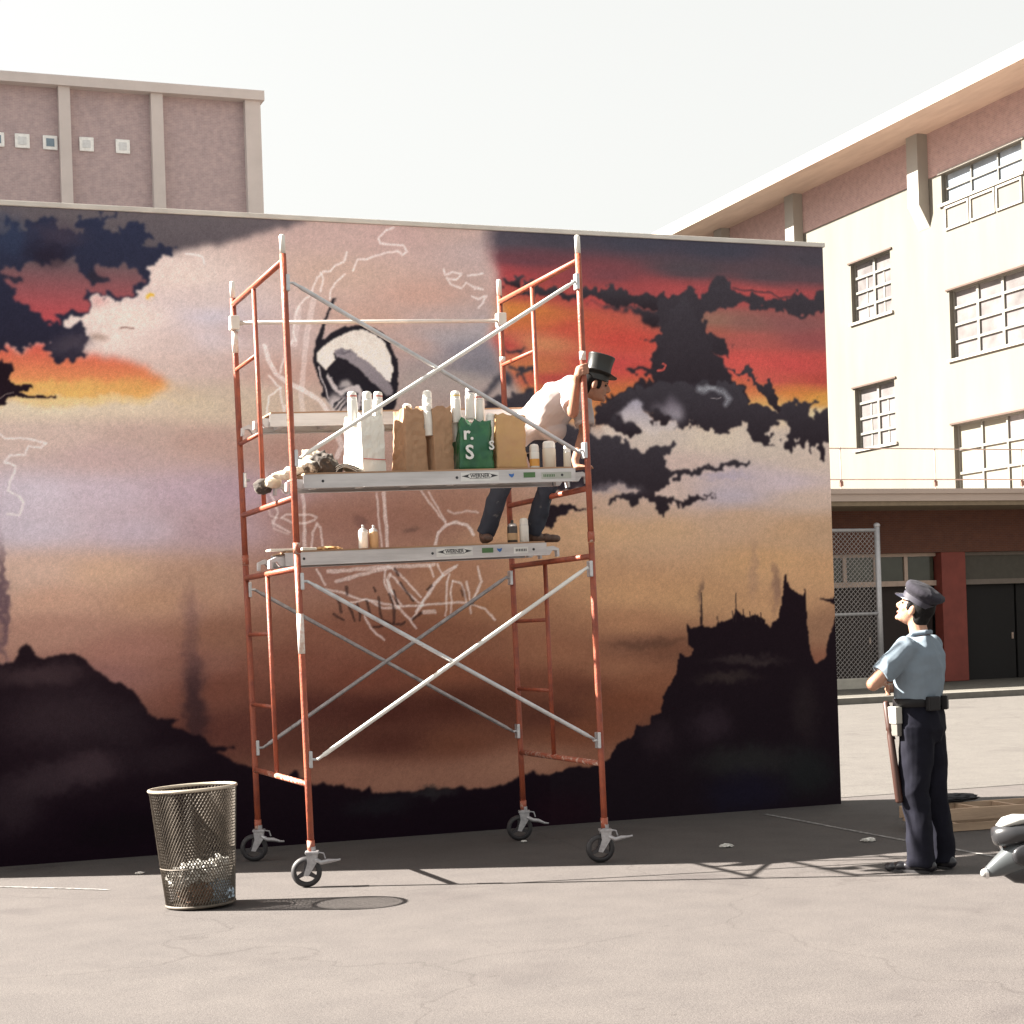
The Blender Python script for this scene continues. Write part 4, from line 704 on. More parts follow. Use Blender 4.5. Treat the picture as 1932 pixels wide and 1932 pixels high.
# ------------------------------------------------------------------ aluminium planks
M_alu = mat('scuffed_aluminium', (.50, .485, .485), .55, .0, var=.2, scale=5, stretch=(.35, 3, 3), bump=.1)
M_ply = mat('plank_plywood', (.33, .20, .12), .8, var=.25, scale=6, stretch=(.3, 4, 1))
M_ink = mat('black_print', (.025, .025, .03), .6); M_grn = mat('green_sticker', (.06, .14, .05), .6); M_blu = mat('blue_sticker', (.03, .12, .36), .6); M_gry = mat('grey_sticker', (.36, .37, .33), .6); M_wht = mat('white_sticker', (.62, .62, .60), .6)
def plank(label, y0, y1, za, zb, stickers, group='aluminium planks on the scaffold'):
    xa = SX0+LEAN*za+.075; xb = SX1+LEAN*zb-.075; sl = (zb-za)/(xb-xa)
    M_ = Matrix(((1, 0, 0, xa), (0, 1, 0, y0), (sl, 0, 1, za), (0, 0, 0, 1))); Lh = xb-xa; D = y1-y0; H = .089
    t = thing('scaffold_plank', (xa, y0, za), label, 'plank', group)
    for ya, s in ((0, 1), (D, -1)):
        bm = B(); y = [ya, ya+.003*s]; a, b_ = min(y), max(y)
        box(bm, (0, a, 0), (Lh, b_, H), 0, M_); f = [ya+.0031*s, ya+.035*s]
        box(bm, (0, min(f), 0), (Lh, max(f), .004), 0, M_); box(bm, (0, min(f), H-.004), (Lh, max(f), H), 0, M_); obj('side_rail', bm, M_alu, t)
    n_ = 3
    for k in range(n_):
        w_ = (D-.01)/n_; bm = B(); box(bm, (.01, .005+w_*k+.002, H+.001), (Lh-.01, .005+w_*(k+1)-.002, H+.012), 0, M_); obj('deck_board', bm, M_ply, t)
    for k in range(6):
        x = .15+(Lh-.3)*k/5; bm = B(); box(bm, (x-.02, .04, .02), (x+.02, D-.04, .05), 0, M_); obj('rung', bm, M_alu, t)
    for x, s in ((0, -1), (Lh, 1)):
        for yy in (.02, D-.07):
            bm = B(); pr = [(0, .0), (0, .06), (.06*s, .065), (.105*s, .045), (.108*s, -.012), (.092*s, -.014), (.088*s, .03), (.055*s, .034), (.03*s, .0)]
            a = [bm.verts.new(M_ @ Vector((x+p[0], yy, p[1]))) for p in pr]; b_ = [bm.verts.new(M_ @ Vector((x+p[0], yy+.05, p[1]))) for p in pr]
            bm.faces.new(a); bm.faces.new(b_[::-1])
            for i in range(len(pr)): bm.faces.new((a[i], a[(i+1) % len(pr)], b_[(i+1) % len(pr)], b_[i]))
            obj('end_hook', bm, M_alu, t)
    def dec(name, x0, x1, z0, z1, m, d=.0015):
        bm = B(); box(bm, (x0, -d, z0), (x1, -.0004, z1), 0, M_); return obj(name, bm, m, t)
    for x in (.13, Lh*.55, Lh-.10):
        bm = B(); lathe(bm, [(.0095, 0), (.0095, .0012)], M_ @ Vector((x, -.0004, H*.5)), 14, axis=(0, -1, 0)); obj('bolt_hole', bm, M_ink, t)
    if stickers:
        x = Lh*.565
        dec('maker_plate', x, x+.27, .018, .078, M_wht)
        for xc, s in ((x+.004, 1), (x+.266, -1)):
            bm = B(); v = [bm.verts.new(M_ @ Vector(p)) for p in ((xc, -.0022, .052), (xc+.06*s, -.0022, .066), (xc+.045*s, -.0022, .052), (xc+.06*s, -.0022, .038))]; bm.faces.new(v); obj('printed_arrow', bm, M_ink, t)
        for z in (.068, .036):
            bm = B(); box(bm, (x+.062, -.0022, z-.0015), (x+.208, -.0016, z+.0015), 0, M_); obj('printed_rule', bm, M_ink, t)
        text_mesh('WERNER', .034, M_ @ Matrix.Translation((x+.135, -.0022, .052)) @ Matrix.Rotation(PI/2, 4, 'X'), M_ink, 'printed_name', t, .0004)
        xb_, xg_ = (x+.36, x+.45) if stickers == 1 else (x+.47, x+.34)
        dec('green_label', xg_, xg_+.085, .033, .068, M_grn)
        bm = B(); v = [bm.verts.new(M_ @ Vector((xb_+p[0], -.002, .05+p[1]))) for p in ((-.02, .012), (.005, .008), (.022, .014), (.018, -.004), (.004, -.016), (-.012, -.004))]; bm.faces.new(v); obj('blue_emblem', bm, M_blu, t)
        dec('grey_label' if stickers == 1 else 'white_label', x+.58, x+.80 if stickers == 1 else x+.69, .02, .065, M_gry if stickers == 1 else M_wht)
        for i in range(7):
            dec('label_print', x+.595+.0125*i, x+.602+.0125*i, .034, .052, M_ink if stickers == 2 else M_grn, .0024)
    return t
ZM, ZL, ZU = 2.572+.004, 2.100, 3.078
plank('bare metal plank carrying the row of paper bags', SY0+.045, SY0+.045+.43, ZM, ZM+.045, 1)
plank('lowest metal plank, the one the man in the top hat stands on', -1.76, -1.33, ZL, ZL+.045, 2)
plank('topmost metal plank, nearest the mural behind the bags', -1.50, -1.02, ZU, ZU+.06, 0)
def deckz(base, x): return base+.1025+(x-2.87)/(1.94)*.045
# ------------------------------------------------------------------ paper and plastic bags
def bag(name, label, cx, cy, w_, d_, h, rot, m, seed, tw=1., wave=.035, soft=0., cat='bag', cuff=0):
    z0 = deckz(ZM, cx); t = thing(name, (cx, cy, z0), label, cat, 'bags of spray paint on the scaffold')
    bm = B(); R = Matrix.Translation((cx, cy, z0)) @ Matrix.Rotation(rot, 4, 'Z'); nu, nv = 12, 14; per = []
    for side in range(4):
        for k in range(nu):
            f = k/nu
            p = [(-.5+f, -.5), (.5, -.5+f), (.5-f, .5), (-.5, .5-f)][side]; per.append((p, side, f))
    rows = []
    for j in range(nv+1):
        v = j/nv; ring = []
        for (px_, py_), side, f in per:
            tap = 1+(tw-1)*v; x = px_*w_*tap; y = py_*d_*(1-.12*v)
            if side in (1, 3): x -= (1 if side == 1 else -1)*.030*math.sin(PI*f)**2*max(0, v-.15)       # gusset
            bulge = soft*math.sin(PI*v)*(1-abs(px_)**2*2) if side in (0, 2) else 0
            y += (-1 if side == 0 else 1)*bulge if side in (0, 2) else 0
            nn = noise.noise(Vector((x*14+seed, y*14, v*h*14))); n2 = noise.noise(Vector((x*33+seed, y*33, v*h*26+9)))
            amp = .0095+soft*.25; o_ = Vector((x, y, 0)); o_ = o_.normalized()*(abs(nn)*-amp*1.6+n2*amp*.7)*min(1, v*4)
            z = v*h+(wave*noise.noise(Vector((x*22+seed, y*22, 3))) if v > .7 else 0)*(v-.7)/.3
            ring.append(bm.verts.new(R @ Vector((x+o_.x, y+o_.y, z+.001))))
        rows.append(ring)
    N = len(per)
    for a, b_ in zip(rows, rows[1:]):
        for k in range(N): bm.faces.new((a[k], a[(k+1) % N], b_[(k+1) % N], b_[k]))
    bm.faces.new(rows[0][::-1])
    o = obj('bag_body', bm, m, t)
    for p in o.data.polygons: p.use_smooth = soft > .0
    so_ = o.modifiers.new('thick', 'SOLIDIFY'); so_.thickness = .0014
    return t, R
M_wb = mat('white_paper', (.66, .65, .60), .75, var=.05, scale=6); M_kr = mat('kraft_paper', (.36, .215, .125), .82, var=.14, scale=9, bump=.15); M_kr2 = mat('faded_kraft_paper', (.45, .27, .14), .82, col2=(.52, .33, .14), thr=(.3, .75), scale=7, bump=.15)
M_gb = mat('green_plastic', (.012, .10, .045), .38, var=.3, scale=9, col2=(.05, .20, .06), thr=(.45, .85))
tb, Rb = bag('paper_bag', 'tall white paper bag with a thin red stripe, leftmost of the bags', 3.352, -2.13, .20, .205, .385, .40, M_wb, 1.)
bm = B(); box(bm, (-.094, -.1065, .088), (.096, -.1045, .093), 0, Rb); obj('red_stripe', bm, mat('red_print', (.50, .07, .05), .6), tb)
bag('paper_bag', 'brown paper bag right beside the white bag', 3.668, -2.13, .185, .17, .43, .30, M_kr, 5., tw=.80)
bag('paper_bag', 'narrow brown paper bag touching the green bag', 3.868, -2.12, .155, .17, .43, .28, M_kr, 11., tw=1.02)
tg, Rg = bag('plastic_bag', 'crumpled green plastic bag printed with white letters', 4.112, -2.14, .255, .17, .335, .03, M_gb, 17., tw=.93, wave=.07, soft=.02)
bag('paper_bag', 'orange-tan paper bag, the rightmost of the bags', 4.372, -2.14, .225, .17, .372, .02, M_kr2, 23., tw=1.0, wave=.03, soft=.008)
M_let = mat('white_letter_print', (.72, .72, .70), .6)
for s_, x, z, sz in (('S', -.062, .115, .135), ('r.', -.062, .245, .125), ('S', .10, .165, .085)):
    text_mesh(s_, sz, Rg @ Matrix.Translation((x, -.114-(0 if z < .2 else -.012), z)) @ Matrix.Rotation(PI/2, 4, 'X'), M_let, 'printed_letter', tg, .004)
# ------------------------------------------------------------------ spray cans
M_cw = mat('white_can_enamel', (.68, .66, .61), .35, var=.05, scale=20); M_cc = mat('cream_can_enamel', (.60, .53, .43), .35, var=.06); M_ct = mat('tan_can_label', (.46, .30, .16), .4, var=.15); M_cm = mat('tin_metal', (.55, .54, .53), .3, .8); M_ck = mat('dark_can_enamel', (.05, .04, .035), .35); M_co = mat('orange_can_label', (.62, .30, .06), .4)
def can(label, x, y, z, h=.2, r=.0325, body=M_cw, capm=M_cw, tilt=(0, 0), capped=True, group='spray cans on the scaffold', spot=None, band=None):
    t = thing('spray_can', (x, y, z), label, 'spray can', group)
    Q = Matrix.Translation((x, y, z)) @ Matrix.Rotation(tilt[0], 4, 'X') @ Matrix.Rotation(tilt[1], 4, 'Y')
    def lz_(prof, m, name, par):
        bm = B(); lathe(bm, prof, (0, 0, 0), 20); bmesh.ops.transform(bm, matrix=Q, verts=bm.verts[:]); return obj(name, bm, m, par, False)
    bo = lz_([(r*.94, 0), (r, .004), (r, h-.05), (r*.97, h-.046)], body, 'can_body', t)
    for p in bo.data.polygons: p.use_smooth = len(p.vertices) == 4
    lz_([(r*.96, h-.0459), (r*.85, h-.034), (r*.6, h-.026), (r*.3, h-.022)], M_cm, 'can_dome', t)
    if capped: lz_([(r*.95, h-.042), (r*.93, h-.008), (r*.75, h+.004), (r*.3, h+.008)], capm, 'can_cap', t)
    else: lz_([(r*.28, h-.0219), (r*.28, h-.004), (r*.2, h)], capm, 'nozzle', t)
    if band: lz_([(r*1.012, h*.12), (r*1.012, h*.42)], band, 'label_band', t)
    if spot: lz_([(r*.96, h-.03), (r*.95, h-.02)], spot, 'colour_ring', t)
    return t
M_sr = mat('red_cap_dot', (.45, .10, .08), .5); M_sy = mat('yellow_cap_dot', (.60, .38, .08), .5); M_sb = mat('dark_cap_dot', (.10, .07, .10), .5)
for lab, x, y, top, tl, sp in (('white spray can standing highest at the left side of the white bag', 3.275, -2.16, 3.235, (.0, -.03), M_sr), ('white spray can in the middle of the white bag', 3.375, -2.15, 3.238, (.02, .0), None), ('white spray can with a rosy tip in the right half of the white bag', 3.452, -2.12, 3.243, (0, .05), M_sr), ('short white can at the right rim of the white bag', 3.425, -2.06, 3.16, (.0, .1), None),
        ('small can cap showing over the brown bag beside the white bag', 3.655, -2.10, 3.165, (.1, .05), M_sy), ('can with a red-ringed cap leaning in the brown bag', 3.72, -2.12, 3.150, (0, .25), M_sr), ('tall white can rising between the two brown bags', 3.795, -2.15, 3.252, (0, .02), None), ('white can at the front of the narrow brown bag', 3.80, -2.17, 3.16, (0, -.05), None),
        ('white can with an orange speck between the narrow brown and the green bag', 4.005, -2.15, 3.252, (0, -.02), M_sy), ('tallest white can of the green bag, with dark and yellow specks', 4.105, -2.15, 3.278, (0, .01), M_sb), ('white can with red specks at the right of the green bag', 4.178, -2.13, 3.245, (0, .03), M_sr), ('white can squeezed between the green and the tan bag', 4.225, -2.17, 3.10, (0, .1), None), ('cream can low in the mouth of the green bag', 4.02, -2.10, 3.13, (0, -.08), None)):
    can(lab, x, y, top-.215, .21, .033, M_cw, M_cw, tl, group='spray cans sticking out of the bags', spot=sp)
can('white spray can with an orange label beside the tan bag', 4.545, -2.20, deckz(ZM, 4.545), .165, .034, M_cw, M_cw, band=M_co)
can('fat white can right of the orange-labelled one', 4.655, -2.20, deckz(ZM, 4.655), .185, .046, M_cc, M_cw, capped=True)
can('white spray can on the lower plank, left of its pair', 3.475, -1.60, deckz(ZL, 3.475), .168, .033, M_cw, M_cm, capped=False)
can('tan spray can on the lower plank, right of its pair', 3.556, -1.585, deckz(ZL, 3.556), .165, .033, M_ct, M_cm, capped=False)
can('white bottle-shaped can between the feet of the man', 4.668, -1.64, deckz(ZL, 4.668), .168, .033, M_cw, M_cw)
can('brown-sided can between the feet of the man', 4.585, -1.62, deckz(ZL, 4.585), .165, .037, M_ck, M_ck, capped=False, band=M_ct)
can('thin white can at the far right end of the bag plank', 4.765, -2.26, deckz(ZM, 4.765), .15, .026, M_cc, M_cw)
# ------------------------------------------------------------------ rags and scraps on the planks
M_rag = mat('stained_cloth', (.60, .56, .48), .95, col2=(.055, .042, .035), thr=(.47, .57), scale=9, bump=.3, bscale=25); M_rag2 = mat('dark_cloth', (.05, .04, .034), .95, col2=(.42, .36, .30), thr=(.58, .68), scale=10, bump=.3, bscale=25); M_rag3 = mat('cream_cloth', (.60, .53, .42), .95, var=.2, scale=8, bump=.3)
def rag(label, parts, m, voxel=.01, cat='rag', group='rags on the scaffold', name='paint_rag'):
    c0 = Vector(parts[0][0]); bm = B()
    for k, (c, r, sq) in enumerate(parts): crumple(bm, c, r, k*5.3+c[0]*9, .5, sq, 4)
    me = bpy.data.meshes.new('x'); t = thing(name, c0-Vector((0, 0, .0)), label, cat, group)
    fuse('cloth', bm, m, t, voxel, 1); return t
zr = deckz(ZM, 3.0)
rag('dark and white crumpled rag on the bag plank behind the front scaffold post', [((2.965, -2.17, zr+.045), .085, (1, .8, .55)), ((2.93, -2.1, zr+.05), .07, (1, .8, .8))], M_rag)
rag('bunched paint rag with a pale hump, between post and folded paper', [((3.055, -2.17, zr+.06), .10, (.9, .8, .85)), ((3.10, -2.2, zr+.035), .07, (1, .7, .6))], M_rag2)
rag('white cloth hump lying behind the bunched dark rag', [((3.02, -2.03, zr+.085), .10, (1, .7, .9))], M_rag3)
rag('cream rag hanging over the left end of the bag plank', [((2.80, -2.12, zr+.0), .06, (1.2, .8, .45)), ((2.755, -2.0, zr-.03), .05, (1, .8, .8)), ((2.85, -2.2, zr+.025), .055, (1.1, .7, .5))], M_rag3)
rag('small black rag drooping at the outer left end of the bag plank', [((2.70, -1.93, zr-.055), .06, (1, .8, .8))], M_rag2)
t = thing('folded_newspaper', (3.20, -2.2, zr), 'folded white printed paper lying left of the white bag', 'newspaper')
bm = B(); nU, nV = 10, 6
for lay in range(3):
    rows = [[bm.verts.new(Vector((3.115+.165*i/nU, -2.26+.16*j/nV, zr+.012+.016*lay+.045*math.sin(PI*min(1, (i/nU)*1.15+.0))**.7*(1-.2*lay)*(1-i/nU*.55)+.004*noise.noise(Vector((i*.7, j*.7, lay)))))) for j in range(nV+1)] for i in range(nU+1)]
    for i in range(nU):
        for j in range(nV): bm.faces.new((rows[i][j], rows[i+1][j], rows[i+1][j+1], rows[i][j+1]))
o = obj('paper_sheet', bm, mat('newsprint', (.58, .56, .52), .9, col2=(.10, .10, .11), thr=(.60, .66), scale=34, stretch=(.4, 1, 3)), t); so_ = o.modifiers.new('s', 'SOLIDIFY'); so_.thickness = .004
zl = deckz(ZL, 2.95)
for lab, a, b_ in (('white board scrap at the left end of the lower plank', (2.78, -1.74, zl+.001), (2.99, -1.60, zl+.014)), ('smaller white board scrap lying right of the first, on the lower plank', (3.0, -1.75, zl+.001), (3.10, -1.6, zl+.02))):
    t = thing('board_scrap', a, lab, 'board', 'white board scraps on the lower plank'); bm = B(); box(bm, a, b_, .003); obj('board', bm, mat('white_board', (.62, .58, .50), .8, var=.1), t)
bm = B(); crumple(bm, (3.22, -1.62, deckz(ZL, 3.2)+.012), .07, 3, .4, (1.2, .9, .22)); tag(obj('wrapper_scrap', bm, M_kr2, loc=(3.22, -1.62, deckz(ZL, 3.2))), 'flat crumpled tan wrapper on the lower plank near the left post', 'wrapper')
# ================================================================== people
M_skin = mat('skin', (.36, .19, .125), .6, var=.1, scale=30, trans=.12); M_skin2 = mat('tanned_skin', (.28, .13, .08), .6, var=.12, scale=30, trans=.12)
M_hair = mat('black_hair', (.006, .005, .005), .7, var=.5, scale=90, spec=.15)
M_eye = mat('dark_eye', (.02, .015, .012), .25); M_lip = mat('lip', (.22, .08, .06), .5)
def loft(bm, secs, n=28, cap_=True):
    rings = []
    for c, u, v, ru, rv in secs:
        rings.append([bm.verts.new(Vector(c)+u*ru*math.copysign(abs(math.cos(2*PI*k/n))**.85, math.cos(2*PI*k/n))+v*rv*math.copysign(abs(math.sin(2*PI*k/n))**.85, math.sin(2*PI*k/n))) for k in range(n)])
    for a, b_ in zip(rings, rings[1:]):
        for k in range(n): bm.faces.new((a[k], a[(k+1) % n], b_[(k+1) % n], b_[k]))
    if cap_: bm.faces.new(rings[0][::-1]); bm.faces.new(rings[-1])
def basis_rot(f, s, u): return Matrix(((f.x, s.x, u.x), (f.y, s.y, u.y), (f.z, s.z, u.z))).to_quaternion()
def head(bm, c, f, u, neck_to, k=1.):
    s = u.cross(f).normalized(); q = basis_rot(f, s, u)
    P = lambda a, b_, z: c+(f*a+s*b_+u*z)*k
    ell(bm, P(-.012, 0, .025), (.098*k, .077*k, .098*k), q); ell(bm, P(.018, 0, -.035), (.074*k, .064*k, .08*k), q)
    ell(bm, P(.042, 0, -.080), (.045*k, .048*k, .032*k), q); ell(bm, P(.078, 0, -.096), (.020*k, .024*k, .018*k), q)
    tube(bm, [P(.088, 0, .022), P(.108, 0, -.012), P(.114, 0, -.026)], [.009*k, .013*k, .016*k], 10); ell(bm, P(.102, 0, -.030), (.016*k, .018*k, .010*k), q)
    ell(bm, P(.074, .033, .033), (.018*k, .026*k, .010*k), q); ell(bm, P(.074, -.033, .033), (.018*k, .026*k, .010*k), q)
    ell(bm, P(.086, 0, -.058), (.014*k, .024*k, .011*k), q)
    for sg in (-1, 1):
        ell(bm, P(-.012, .080*sg, -.008), (.021*k, .011*k, .034*k), q); ell(bm, P(.052, .045*sg, -.022), (.024*k, .018*k, .022*k), q)
    cap(bm, P(-.03, 0, -.05), neck_to, .056*k, .062*k)
    return P, q
def face_bits(P, q, k, parent):
    bm = B()
    for sg in (-1, 1): ell(bm, P(.078, .032*sg, .010), (.010*k, .015*k, .008*k), q, 2)
    obj('eyes', bm, M_eye, parent, True)
    bm = B(); tube(bm, [P(.088, -.024, -.064), P(.099, 0, -.060), P(.088, .024, -.064)], .0045*k, 8); obj('mouth', bm, M_lip, parent, True)
    bm = B()
    for sg in (-1, 1): tube(bm, [P(.090, .014*sg, .034), P(.086, .034*sg, .040), P(.072, .052*sg, .034)], .0055*k, 8)
    obj('eyebrows', bm, M_hair, parent, True)
def fingers(bm, chains, r=.0088):
    for ch in chains:
        for a, b_ in zip(ch, ch[1:]): cap(bm, a, b_, r, r*.94, 10)
V = Vector
# ------------------------------------------------------------------ the police officer looking up
O = V((6.425, -3.95, 0)); F = V((-.555, .832, 0)); Lf = V((-.832, -.555, 0)); U = V((0, 0, 1))
def PP(f, l, z): return O+F*f+Lf*l+U*z
cop = thing('person', O, 'police officer in light blue shirt and dark cap, arms folded, looking up', 'person')
bm = B(); a = math.radians(26); hf = (F*math.cos(a)+U*math.sin(a)+Lf*.06).normalized(); hu = (U-hf*U.dot(hf)).normalized()
hc = PP(.012, .005, 1.662); P, q = head(bm, hc, hf, hu, PP(-.02, 0, 1.46), .98)
loft(bm, [(PP(0, 0, .95), F, Lf, .095, .14), (PP(0, 0, 1.08), F, Lf, .09, .13), (PP(0, 0, 1.3), F, Lf, .10, .15), (PP(0, 0, 1.42), F, Lf, .08, .15), (PP(-.01, 0, 1.47), F, Lf, .05, .07)])
ARM = {1: [PP(-.005, .185, 1.415), PP(.165, .335, 1.20), PP(.215, .06, 1.215)], -1: [PP(-.005, -.185, 1.415), PP(.13, -.30, 1.20), PP(.165, -.01, 1.165)]}
for sg, (s_, e_, w_) in ARM.items():
    cap(bm, s_, e_, .052, .044); cap(bm, e_, w_, .045, .030)
    d = (w_-e_).normalized(); h_ = w_+d*.055; ell(bm, h_, (.045, .040, .026), d.to_track_quat('X', 'Z'))
    side = d.cross(F).normalized()
    fingers(bm, [[h_+d*.03+side*o_, h_+d*.065+side*o_-F*.004, h_+d*(.085-.01*abs(j-1.5))+side*o_-F*.03] for j, o_ in enumerate((-.027, -.009, .009, .027))]); fingers(bm, [[h_-d*.02-side*.03+U*.01, h_+d*.015-side*.045+U*.03, h_+d*.04-side*.04+U*.04]], .010)
for sg in (-1, 1):
    cap(bm, PP(0, .085*sg, .92), PP(.01, .095*sg, .5), .075, .052); cap(bm, PP(.01, .095*sg, .5), PP(-.02, .10*sg, .09), .05, .036)
fuse('body', bm, M_skin, cop, .0065, 3); face_bits(P, q, .98, cop)
bm = B(); ell(bm, P(-.034, 0, .030), (.094, .082, .092), q); ell(bm, P(-.062, 0, -.030), (.056, .070, .075), q); ell(bm, P(-.062, 0, -.075), (.035, .055, .045), q)
for sg in (-1, 1): ell(bm, P(.018, .074*sg, .022), (.02, .010, .04), q)
fuse('hair', bm, M_hair, cop, .006, 2)
M_shirt = mat('pale_blue_shirt', (.140, .175, .21), .95, var=.08, scale=6)
bm = B()
loft(bm, [(PP(.012, 0, 1.062), F, Lf, .128, .172), (PP(.008, 0, 1.10), F, Lf, .138, .182), (PP(0, 0, 1.18), F, Lf, .146, .196), (PP(-.008, 0, 1.28), F, Lf, .147, .210), (PP(-.014, 0, 1.37), F, Lf, .138, .216), (PP(-.018, 0, 1.42), F, Lf, .108, .198), (PP(-.018, 0, 1.46), F, Lf, .085, .14), (PP(-.012, 0, 1.49), F, Lf, .070, .075)])
for sg, (s_, e_, w_) in ARM.items():
    ell(bm, s_, (.082, .082, .078)); m_ = s_.lerp(e_, .74); tube(bm, [s_, s_.lerp(e_, .4), m_], [.082, .078, .073], 18)
sh = fuse('shirt', bm, M_shirt, cop, .007, 2, fold=.013, fscale=7, fold2=.005, seed=2)
bm = B()
for k in range(2):
    tube(bm, [PP(.055, (.02+.03*k)*(1 if k else -1), 1.478), PP(0, .075*(1 if k else -1), 1.505), PP(-.07, .045*(1 if k else -1), 1.512), PP(-.082, 0, 1.512)], [.012, .016, .016, .016], 10)
fuse('collar', bm, M_shirt, sh, .005, 1)
bm = B()
for sg in (-1, 1): box(bm, PP(-.02, .15*sg-.02, 1.497)-V((.02, .02, .004)), PP(-.02, .15*sg+.02, 1.497)+V((.02, .02, .004)), .003)
M_trou = mat('navy_trousers', (.006, .006, .011), .9, var=.25, scale=10, spec=.15)
bm.free(); bm = B()
loft(bm, [(PP(.012, 0, 1.085), F, Lf, .128, .172), (PP(.004, 0, 1.0), F, Lf, .140, .185), (PP(-.008, 0, .90), F, Lf, .142, .188), (PP(-.004, 0, .82), F, Lf, .115, .165)])
for sg in (-1, 1):
    f0 = -.005 if sg > 0 else -.05
    tube(bm, [PP(-.005, .085*sg, .92), PP(.0+f0*.3, .092*sg, .72), PP(.02+f0, .10*sg, .5), PP(-.012+f0, .105*sg, .28), PP(-.015+f0, .108*sg, .10), PP(-.012+f0, .108*sg, .045)], [.116, .108, .090, .085, .088, .094], 20)
tr = fuse('trousers', bm, M_trou, cop, .008, 2, fold=.015, fscale=6, fold2=.005, seed=5)
M_shoe = mat('black_leather', (.015, .014, .018), .35, var=.3)
for sg in (-1, 1):
    f0 = -.005 if sg > 0 else -.05; dv = .02*sg; bm = B()
    for f_, r_, z_ in ((-.075, .040, .045), (-.03, .044, .05), (.05, .044, .045), (.12, .046, .038), (.175, .040, .032), (.20, .03, .028)): ell(bm, PP(f_+f0, .108*sg+dv*(f_+.05)*5*.3, z_), (r_, r_, max(.028, z_*.85)))
    cap(bm, PP(-.05+f0, .108*sg, .05), PP(-.04+f0, .108*sg, .12), .045, .045); cap(bm, PP(-.06+f0, .108*sg, .045), PP(.19+f0, .108*sg+dv*.3, .03), .036, .026)
    s_ = fuse('shoe', bm, M_shoe, cop, .006, 3)
    bm = B(); pts = [PP(.10*math.sin(t)*1.45+.06+f0, .108*sg+.043*math.cos(t), 0) for t in [2*PI*k/20 for k in range(20)]]
    lo = [bm.verts.new(p+U*.001) for p in pts]; hi = [bm.verts.new(p+U*.020) for p in pts]; bm.faces.new(lo[::-1]); bm.faces.new(hi)
    for k in range(20): bm.faces.new((lo[k], lo[(k+1) % 20], hi[(k+1) % 20], hi[k]))
    obj('sole', bm, M_rub, s_)
M_belt = mat('duty_belt_leather', (.007, .006, .007), .5, var=.3, spec=.25)
bm = B(); ring = [(PP(.012, 0, 1.05), 0), (PP(.012, 0, 1.105), 0)]
n_ = 36; ro_ = [[bm.verts.new(PP(.012+rr*.137*math.cos(t), rr*.181*math.sin(t), z)) for t in [2*PI*k/n_ for k in range(n_)]] for rr, z in ((1.05, 1.045), (1.09, 1.05), (1.09, 1.095), (1.05, 1.10))]
for a_, b_ in zip(ro_, ro_[1:]):
    for k in range(n_): bm.faces.new((a_[k], a_[(k+1) % n_], b_[(k+1) % n_], b_[k]))
belt = obj('belt', bm, M_belt, cop, True)
def onbelt(name, t, z0, z1, w_, d_, m, par=belt, bev=.008):
    c = PP(.012+.150*math.cos(t), .197*math.sin(t), 0); nrm = (F*math.cos(t)/.15+Lf*math.sin(t)/.2).normalized(); s_ = U.cross(nrm)
    Mx = Matrix(((s_.x, nrm.x, 0, c.x), (s_.y, nrm.y, 0, c.y), (0, 0, 1, 0), (0, 0, 0, 1))); bm = B(); box(bm, (-w_/2, -.01, z0), (w_/2, d_, z1), bev, Mx); return obj(name, bm, m, par)
M_memo = mat('pale_memo_pad', (.30, .29, .26), .7, var=.06)
pc = onbelt('pouch', math.radians(62), .865, 1.03, .085, .028, mat('grey_pouch', (.10, .09, .08), .6)); onbelt('memo_pad', math.radians(62), .945, 1.05, .095, .036, M_memo, pc, .004)
onbelt('holster', math.radians(-78), .84, 1.06, .07, .06, M_belt); onbelt('ammo_pouch', math.radians(150), 1.02, 1.11, .09, .035, M_belt); onbelt('cuff_case', math.radians(200), 1.02, 1.11, .08, .03, M_belt)
bm = B()
for k in range(3): c = PP(.155, .105, .93-.02*k); tube(bm, [c+V((.018*math.cos(t), .006*math.sin(t)+.008*k, .02*math.sin(t))) for t in [2*PI*j/14 for j in range(14)]], .004, 6, closed=True)
obj('key_ring', bm, M_cm, belt)
# cap
M_cap = mat('navy_cap_cloth', (.012, .010, .017), .95, var=.2, scale=20); M_peak = mat('cap_peak_patent', (.02, .02, .03), .15)
ct = math.radians(33); cf = (F*math.cos(ct)+U*math.sin(ct)).normalized(); cu = (U-cf*U.dot(cf)).normalized(); cs_ = cu.cross(cf)
cc = hc+hu*.060-hf*.006
bm = B(); loft(bm, [(cc-cu*.010, cf, cs_, .104, .089), (cc+cu*.030, cf, cs_, .106, .091), (cc+cu*.052-cf*.004, cf, cs_, .126, .116), (cc+cu*.072-cf*.008, cf, cs_, .132, .125), (cc+cu*.090-cf*.010, cf, cs_, .122, .115), (cc+cu*.102-cf*.006, cf, cs_, .08, .075), (cc+cu*.106, cf, cs_, .02, .02)])
hat = fuse('cap', bm, M_cap, cop, .0065, 2, fold=.004, fscale=14)
bm = B(); loft(bm, [(cc-cu*.012, cf, cs_, .107, .092), (cc+cu*.022, cf, cs_, .109, .094)], cap_=False); obj('cap_band', bm, mat('cap_band_braid', (.022, .02, .032), .6), hat, True)
bm = B(); n_ = 14; A_, B2 = [], []
for k in range(n_+1):
    t = -PI*.42+PI*.84*k/n_; A_.append(cc+cf*.104*math.cos(t)+cs_*.090*math.sin(t)-cu*.006); B2.append(cc+cf*(.104+.058*math.cos(t*1.08))*math.cos(t*.98)+cs_*.092*math.sin(t)-cu*(.030*math.cos(t)+.008))
